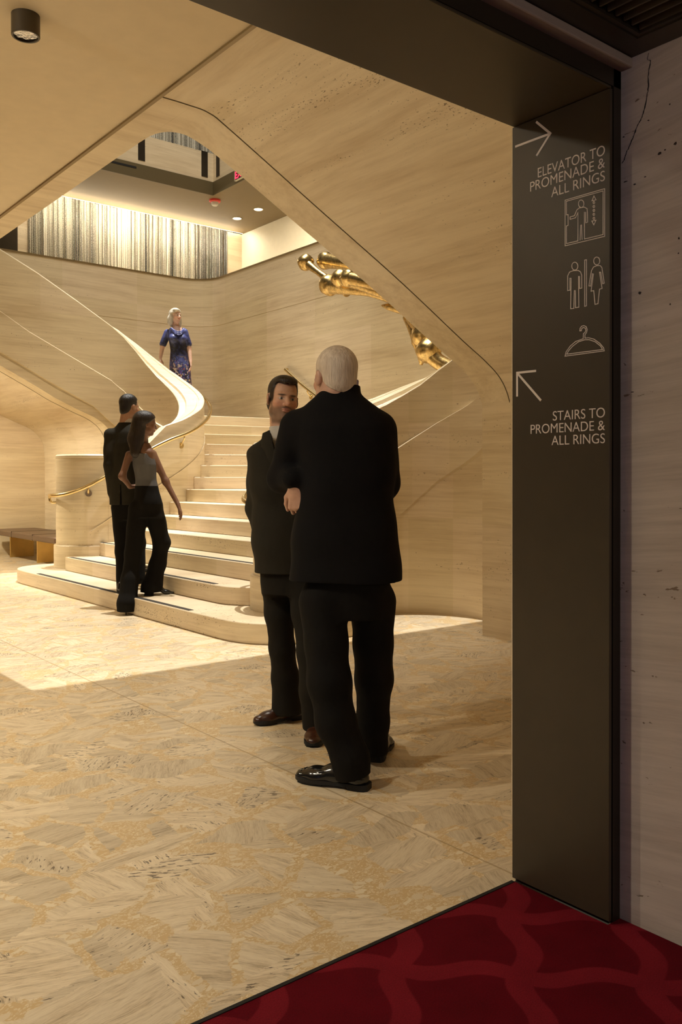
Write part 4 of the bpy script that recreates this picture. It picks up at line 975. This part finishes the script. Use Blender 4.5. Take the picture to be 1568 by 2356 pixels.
    NK = Frame(J(407, 760, 0), rad(180+20))
    d.ell((0, .10, .03), (.088, .12, .062), NK, .01, 'c')
    for i in range(3): d.chain([NK.out(q) for q in ((-.10, .06, .02-.01*i), (-.05, .115+.01*i, -.03-.024*i), (0, .13+.008*i, -.045-.026*i), (.05, .115+.01*i, -.03-.024*i), (.10, .06, .02-.01*i))], [.009]*5, .012)
    d.cut(lambda X_, Y, Z_: Z_-Z(904), (-1, -1, -1), (1, 1, Z(903)))
    wear('dress', d, dress_mat(), o, folds(.004, 61, 12))
    for an in (anA, anB):
        he = an[:2]+np.array([-.03, .05]); to = he+np.array([.10, -.21]); s = Field(.005); shoe(s, B, he, to, 0., .038); wear('shoe', s, bpy.data.materials['black_polished_leather'], o)
blue_woman()

# ================================================================== objects
def rail(name, pts, r, label, cat, brk, loops=()):
    root = empty(name, tuple(pts[0]), label, cat, 'brass handrails'); ro = Vector(pts[0])
    m = MB().tube(spline(pts, 8), r, 14); o = m.build('rail', M['brass'], root); o.location = -ro
    for lp in loops:
        o = MB().tube(spline(lp, 6), r*.7, 12).build('end_return', M['brass'], root); o.location = -ro
    for (p, q) in brk:       # bracket: rose on the wall, curved arm to the rail
        p, q = Vector(p), Vector(q); m = MB()
        mid = Vector((p.x, p.y, q.z-.075)); mid2 = Vector((q.x*.7+p.x*.3, q.y*.7+p.y*.3, q.z-.085))
        m.tube(spline([p, mid2, Vector((q.x, q.y, q.z-.05)), q], 6), .010, 10)
        d = (q-p); d.z = 0; d.normalize()
        m.tube([p-d*.004, p+d*.012], .040, 20)
        o = m.build('bracket', M['brass'], root); o.location = -ro
    return root
NW = lambda d, r, z: (4.4+r*math.cos(rad(d)), 10.607+r*math.sin(rad(d)), z)
hl = [NW(163, .5, 1.07), NW(180, .5, 1.072), NW(200, .5, 1.08), NW(220, .505, 1.11), NW(240, .505, 1.175), NW(258, .507, 1.26), (4.55, 10.10, 1.40), (4.95, 10.10, 1.635), (5.25, 10.10, 1.78)]
for t, z in ((-75, 1.88), (-60, 2.0), (-45, 2.13), (-30, 2.27), (-15, 2.40), (0, 2.54), (15, 2.69), (30, 2.86), (60, 3.18)):
    hl.append((5.25+1.085*math.cos(rad(t)), 11.23+1.135*math.sin(rad(t)), z))
rail('handrail', hl, .024, 'polished brass handrail curling round the inside of the pale left-hand parapet', 'handrail',
     [(NW(244, .427, 1.10), NW(244, .505, 1.19)), ((5.48, 10.215, 1.72), (5.48, 10.115, 1.865))],
     [[NW(164, .5, 1.07), NW(162, .5, 1.045), NW(162, .495, 1.005), NW(164, .47, .985), NW(165, .425, .985)]])
hb = [(B_BACK-.08, 11.93, 3.13), (B_BACK-.08, 11.45, 2.83), (B_BACK-.08, 10.98, 2.57), (B_BACK-.08, 10.3, 2.2), (B_BACK-.08, 9.6, 1.95)]
rail('handrail', hb, .024, 'brass handrail fixed on the back wall above the winding steps', 'handrail',
     [((B_BACK, 11.3, 2.62), (B_BACK-.08, 11.3, 2.745)), ((B_BACK, 10.1, 2.0), (B_BACK-.08, 10.1, 2.13))],
     [[(B_BACK-.08, 11.93, 3.13), (B_BACK-.05, 11.96, 3.14), (B_BACK+.005, 11.96, 3.14)]])
hr = [mir(p) for p in hl]
hr = [(x, y+(.06 if x < 4.5 else 0), z) for x, y, z in hr]
rail('handrail', hr, .024, 'brass handrail with looped end beside the bearded man, on the right-hand parapet', 'handrail', [(mir((5.48, 10.215, 1.72)), mir((5.48, 10.115, 1.865)))],
     [[(p[0], 2*MID-p[1]+.06, p[2]) for p in (NW(164, .5, 1.07), NW(162, .5, 1.045), NW(162, .495, 1.005), NW(164, .47, .985), NW(165, .425, .985))]])

# bench under the left flight
bn = empty('bench', (4.7, 13.3, 0), 'low bench with brown leather seat and brass plate legs behind the newel', 'bench')
sh = bevel(MB().box(-.33, -1.5, .372, .37, 1.28, .46).build('seat', M['leather'], bn), .018, 3)
for y in (-.6, .35): MB().box(-.331, y-.004, .374, .371, y+.004, .463).build('seam', M['darkbronze'], sh, smooth=False)
for y in (-.20, 1.06):
    bevel(MB().box(-.12, y-.02, .0, .26, y+.02, .374).build('leg', M['brassplate'], bn, smooth=False), .003)
bevel(MB().box(.02, -1.2, .30, .12, 1.1, .36).build('rail', M['brassplate'], bn, smooth=False), .003)

# ceiling downlight in the low hall
dl = empty('downlight', (1.375, 4.05, 3.43), 'dark bronze cylinder downlight hanging below the beige ceiling', 'lamp')
MB().lathe(0, 0, [(.064, 0), (.064, -.095), (.062, -.098), (.055, -.098), (.055, -.02), (.0549, 0)][:], 48).build('housing', M['bronze'], dl, ang=30)
def reflector_mat():
    t = NT('lamp_reflector'); o = t.obj()
    t.set(Base_Color=c4((.75, .75, .76)), Metallic=1., Roughness=.18); t.bump(t.noise(o, 55, 3), .9, .01); return t.m
MB().lathe(0, 0, [(.054, -.088), (.050, -.07), (.035, -.045), (.012, -.032), (.0115, -.025), (.05, -.02), (.0549, -.06)], 40).build('reflector', reflector_mat(), dl)
MB().lathe(0, 0, [(.0538, -.0985), (.0535, -.0885), (.001, -.088), (.0009, -.0865), (.05385, -.0865)], 40)
# promenade ceiling fittings
lampm = glow('lamp_glow', (1, .88, .66), 14)
for (px, py, lab) in ((545, 502, 'round recessed ceiling light nearer the bead curtain, glowing white'), (594, 481, 'round recessed ceiling light farther from the bead curtain, glowing white')):
    p = on(px, py, 2, UZ)
    r = empty('recessed_light', tuple(p), lab, 'lamp', 'recessed lights in the promenade ceiling')
    MB().lathe(0, 0, [(.105, .0), (.105, -.012), (.088, -.012), (.088, 0)], 32).build('trim_ring', M['cream'], r)
    MB().lathe(0, 0, [(.087, -.001), (.087, -.006), (.001, -.007), (.001, -.001)], 32).build('lens', lampm, r)
p = on(494, 460, 2, UZ)
sd = empty('smoke_detector', tuple(p), 'smoke detector with red base under the promenade ceiling corner', 'smoke detector')
MB().lathe(0, 0, [(.115, 0), (.115, -.035), (.10, -.05), (.001, -.05)], 32).build('base', plain('red_plastic', (.75, .07, .05), .5), sd)
MB().lathe(0, 0, [(.075, -.05), (.07, -.10), (.05, -.12), (.001, -.122)], 32).build('sensor', plain('white_plastic', (.8, .76, .68), .5), sd)
def text(name, s, size, mat, parent, loc, rot, sx=1., align='LEFT', ext=.0006, off=0.):
    c = bpy.data.curves.new(name, 'FONT'); c.body = s; c.size = size; c.align_x = align; c.extrude = ext; c.offset = off
    o = bpy.data.objects.new(name, c); COL.objects.link(o); bpy.context.view_layer.update()
    me = bpy.data.meshes.new_from_object(o.evaluated_get(bpy.context.evaluated_depsgraph_get())); bpy.data.objects.remove(o)
    me.name = name; me.transform(Matrix.Diagonal((sx, 1, 1, 1))); me.materials.clear(); me.materials.append(mat)
    o = bpy.data.objects.new(name, me); COL.objects.link(o); o.parent = parent; o.location = loc; o.rotation_euler = rot
    return o
ex = empty('exit_sign', (OA-.04, 14.05, 7.13), 'small exit sign with glowing red letters on the balcony fascia', 'sign')
MB().box(-.02, -.22, -.10, .02, .22, .10).build('housing', M['cream'], ex, smooth=False)
MB().box(-.024, -.20, -.085, -.02, .20, .085).build('face', M['black'], ex, smooth=False)
text('lettering', 'EXIT', .19, glow('exit_red', (1, .02, .05), 4), ex, (-.026, 0, -.068), (rad(90), 0, rad(-90)), 1., 'CENTER', .001, .004)

# bronze sculpture floating in front of the back wall
sc0 = (7.9, 9.4, 3.9)
sp = empty('wall_sculpture', sc0, 'gilded bronze sculpture of knobbed rods hanging before the back wall', 'sculpture')
def S(px, py, a=7.9): return on(px, py, 0, a)
def knob(px, py, r, a=7.9):
    p = S(px, py, a); bm = bmesh.new(); bmesh.ops.create_uvsphere(bm, u_segments=28, v_segments=18, radius=r*1.0)
    for v in bm.verts:
        n = v.co.normalized(); v.co *= 1+.05*math.sin(n.x*5+px)*math.sin(n.z*4+py); v.co += Vector(tuple(p))-Vector(sc0)
    me = bpy.data.meshes.new('knob'); bm.to_mesh(me); bm.free(); return finish('knob', me, M['gilt'], sp, ang=180)
def rod(pts, rs):
    P = [Vector(tuple(S(*q)))-Vector(sc0) for q in pts]
    P2 = [Vector(tuple(q)) for q in spline([tuple(q) for q in P], 6)]
    rr = list(np.interp(np.linspace(0, 1, len(P2)), np.linspace(0, 1, len(rs)), rs))
    return MB().tube(P2, rr, 18).build('rod', M['gilt'], sp, ang=180)
knob(703, 604, .125, 7.75); rod([(703, 604, 7.75), (730, 625, 7.75), (765, 650, 7.8), (800, 668, 7.85)], [.075, .045, .06, .10])
knob(748, 600, .135, 7.95); rod([(748, 600, 7.95), (790, 606, 7.95), (840, 615, 8.0), (900, 640, 8.0)], [.12, .085, .075, .07])
knob(757, 656, .155, 7.7); rod([(757, 656, 7.7), (800, 664, 7.7), (850, 672, 7.75), (905, 690, 7.8)], [.13, .085, .065, .06])
knob(781, 640, .125, 7.55); rod([(781, 640, 7.55), (830, 655, 7.6), (900, 680, 7.7)], [.10, .08, .08])
knob(801, 640, .12, 7.45); rod([(801, 640, 7.45), (850, 652, 7.5), (900, 670, 7.6)], [.10, .07, .07])
rod([(878, 703, 7.85), (895, 706, 7.85), (930, 715, 7.85)], [.012, .05, .06])
rod([(930, 730, 7.9), (950, 755, 7.9), (966, 785, 7.9), (970, 815, 7.9), (968, 840, 7.9)], [.03, .08, .12, .075, .02])
knob(972, 772, .15, 7.75); knob(985, 806, .16, 7.65); rod([(940, 735, 7.9), (975, 760, 7.8), (1030, 790, 7.8)], [.05, .1, .1]); rod([(985, 806, 7.65), (1005, 830, 7.7), (1040, 850, 7.8)], [.12, .1, .1])

# wayfinding panel lining the jamb
sg = empty('sign_panel', (DX, (DN+DF)/2, 0), 'dark bronze wayfinding panel lining the doorway jamb with pale lettering', 'sign'); so = Vector(sg.location)
pn = bevel(MB().box(DX, DN-.006, .012, DX+.011, DF+.004, 2.369).build('panel', M['bronze'], sg, smooth=False), .0015); pn.location = -so
XT = DX-.0012
def ribbon(m, pts, wd, closed=False, up=0.):
    """flat mitred stroke on the panel plane; pts are (y, z)"""
    P = [np.array(p, float) for p in pts]; n = len(P); L_, R2 = [], []
    for i in range(n):
        a = P[i-1] if (i > 0 or closed) else None; b = P[(i+1) % n] if (i < n-1 or closed) else None
        d1 = (P[i]-a)/max(1e-9, np.linalg.norm(P[i]-a)) if a is not None else None
        d2 = (b-P[i])/max(1e-9, np.linalg.norm(b-P[i])) if b is not None else None
        d1 = d2 if d1 is None else d1; d2 = d1 if d2 is None else d2
        n1 = np.array([-d1[1], d1[0]]); n2 = np.array([-d2[1], d2[0]]); q = n1+n2; l = np.linalg.norm(q)
        q = q/l if l > 1e-6 else n1; k = min(2.2, 1/max(.3, q@n1)); L_.append(P[i]+q*k*wd/2); R2.append(P[i]-q*k*wd/2)
    rows = [[(XT-up, a[0], a[1]), (XT-up, b[0], b[1]), (DX+.0005, b[0], b[1]), (DX+.0005, a[0], a[1])] for a, b in zip(L_, R2)]
    if closed: rows.append(rows[0])
    m.loft(rows, True, not closed)
def cr8(pts): return [tuple(on(x/2.871+1160, y/2.873+240, 0, DX)[1:]) for x, y in pts]
def ring8(x, y, rx, ry, n=22): return cr8([(x+rx*math.cos(2*math.pi*k/n), y+ry*math.sin(2*math.pi*k/n)) for k in range(n)])
def picto(name, strokes, wd=.0021):
    m = MB()
    for i, (pts, cl) in enumerate(strokes): ribbon(m, pts, wd, cl, .0003*(i % 2))
    o = m.build(name, M['letter'], sg, smooth=False); o.location = -so; return o
picto('arrow', [(cr8([(210, 116), (303, 193), (212, 341)]), False), (cr8([(72, 281), (300, 195)]), False)], .0068)
picto('arrow', [(cr8([(209, 1762), (84, 1775), (84, 1932)]), False), (cr8([(84, 1775), (241, 1958)]), False)], .0068)
picto('elevator_pictogram', [(cr8([(401, 634), (662, 558), (662, 873), (401, 936)]), True),
    (cr8([(529, 712), (529, 891), (652, 862), (652, 573), (410, 642), (410, 731), (421, 729), (421, 801), (410, 805), (410, 921), (486, 903), (486, 714), (470, 751), (434, 761), (434, 745), (463, 737), (478, 700), (492, 687), (528, 680), (546, 690), (549, 720), (550, 780), (538, 784), (537, 712)]), False),
    (ring8(507, 658, 18, 25), True), (cr8([(500, 900), (504, 800), (510, 798), (513, 896)]), False),
    (cr8([(591, 606), (605, 632), (578, 638)]), True), (cr8([(578, 772), (605, 767), (591, 798)]), True)]+[(ring8(591, y, 5.5, 7.5, 12), True) for y in (650, 676, 702, 728, 754)])
picto('restroom_pictogram', [(ring8(465, 1070, 20, 26), True), (ring8(610, 1036, 20, 26), True), (cr8([(530, 1030), (542, 1027), (542, 1332), (530, 1336)]), True),
    (cr8([(433, 1150), (441, 1150), (438, 1352), (459, 1349), (462, 1232), (469, 1232), (470, 1345), (492, 1341), (490, 1138), (496, 1138), (497, 1218), (511, 1215), (511, 1130), (503, 1108), (487, 1098), (455, 1100), (430, 1110), (418, 1135), (418, 1232), (433, 1229)]), True),
    (cr8([(558, 1200), (575, 1100), (588, 1076), (610, 1067), (632, 1066), (644, 1080), (659, 1183), (649, 1186), (636, 1110), (628, 1110), (645, 1218), (628, 1222), (618, 1318), (598, 1323), (590, 1232), (572, 1236), (588, 1122), (581, 1120), (569, 1202)]), True)])
picto('hanger_pictogram', [(cr8([(400, 1665), (408, 1635), (435, 1598), (470, 1568), (520, 1550), (522, 1516), (532, 1508), (538, 1494), (534, 1480), (522, 1475), (511, 1482), (508, 1497), (498, 1498), (500, 1480), (510, 1467), (525, 1463), (540, 1470), (547, 1490), (543, 1508), (532, 1524), (532, 1546), (555, 1543), (590, 1552), (630, 1580), (655, 1610), (659, 1630)]), True),
    (cr8([(412, 1652), (425, 1628), (450, 1600), (490, 1570), (530, 1557), (560, 1556), (600, 1570), (635, 1598), (648, 1621)]), True)])
def line(s, right, base, left, size):
    y1 = on(right[0], right[1], 0, DX); y0 = on(left, right[1], 0, DX); wid = y0[1]-y1[1]
    o = text('lettering', s, size, M['letter'], sg, (0, 0, 0), (0, 0, 0), 1., 'RIGHT', .0005, -.0002)
    xs = [v.co.x for v in o.data.vertices]; k = wid/(max(xs)-min(xs)); mx = max(xs)
    for v in o.data.vertices: v.co.x = (v.co.x-mx)*k
    o.rotation_euler = (rad(90), 0, rad(-90)); o.location = Vector((XT+.0006, y1[1], base))-so
for s, yb, xl in (('ELEVATOR TO', 357, 1237), ('PROMENADE &', 385.5, 1219.5), ('ALL RINGS', 416, 1268), ('STAIRS TO', 960.5, 1271.5), ('PROMENADE &', 990, 1220.5), ('ALL RINGS', 1020, 1268.5)):
    line(s, (1391, yb), float(on(1391, yb-.5, 0, DX)[2]), xl, .0425 if yb < 500 else .041)
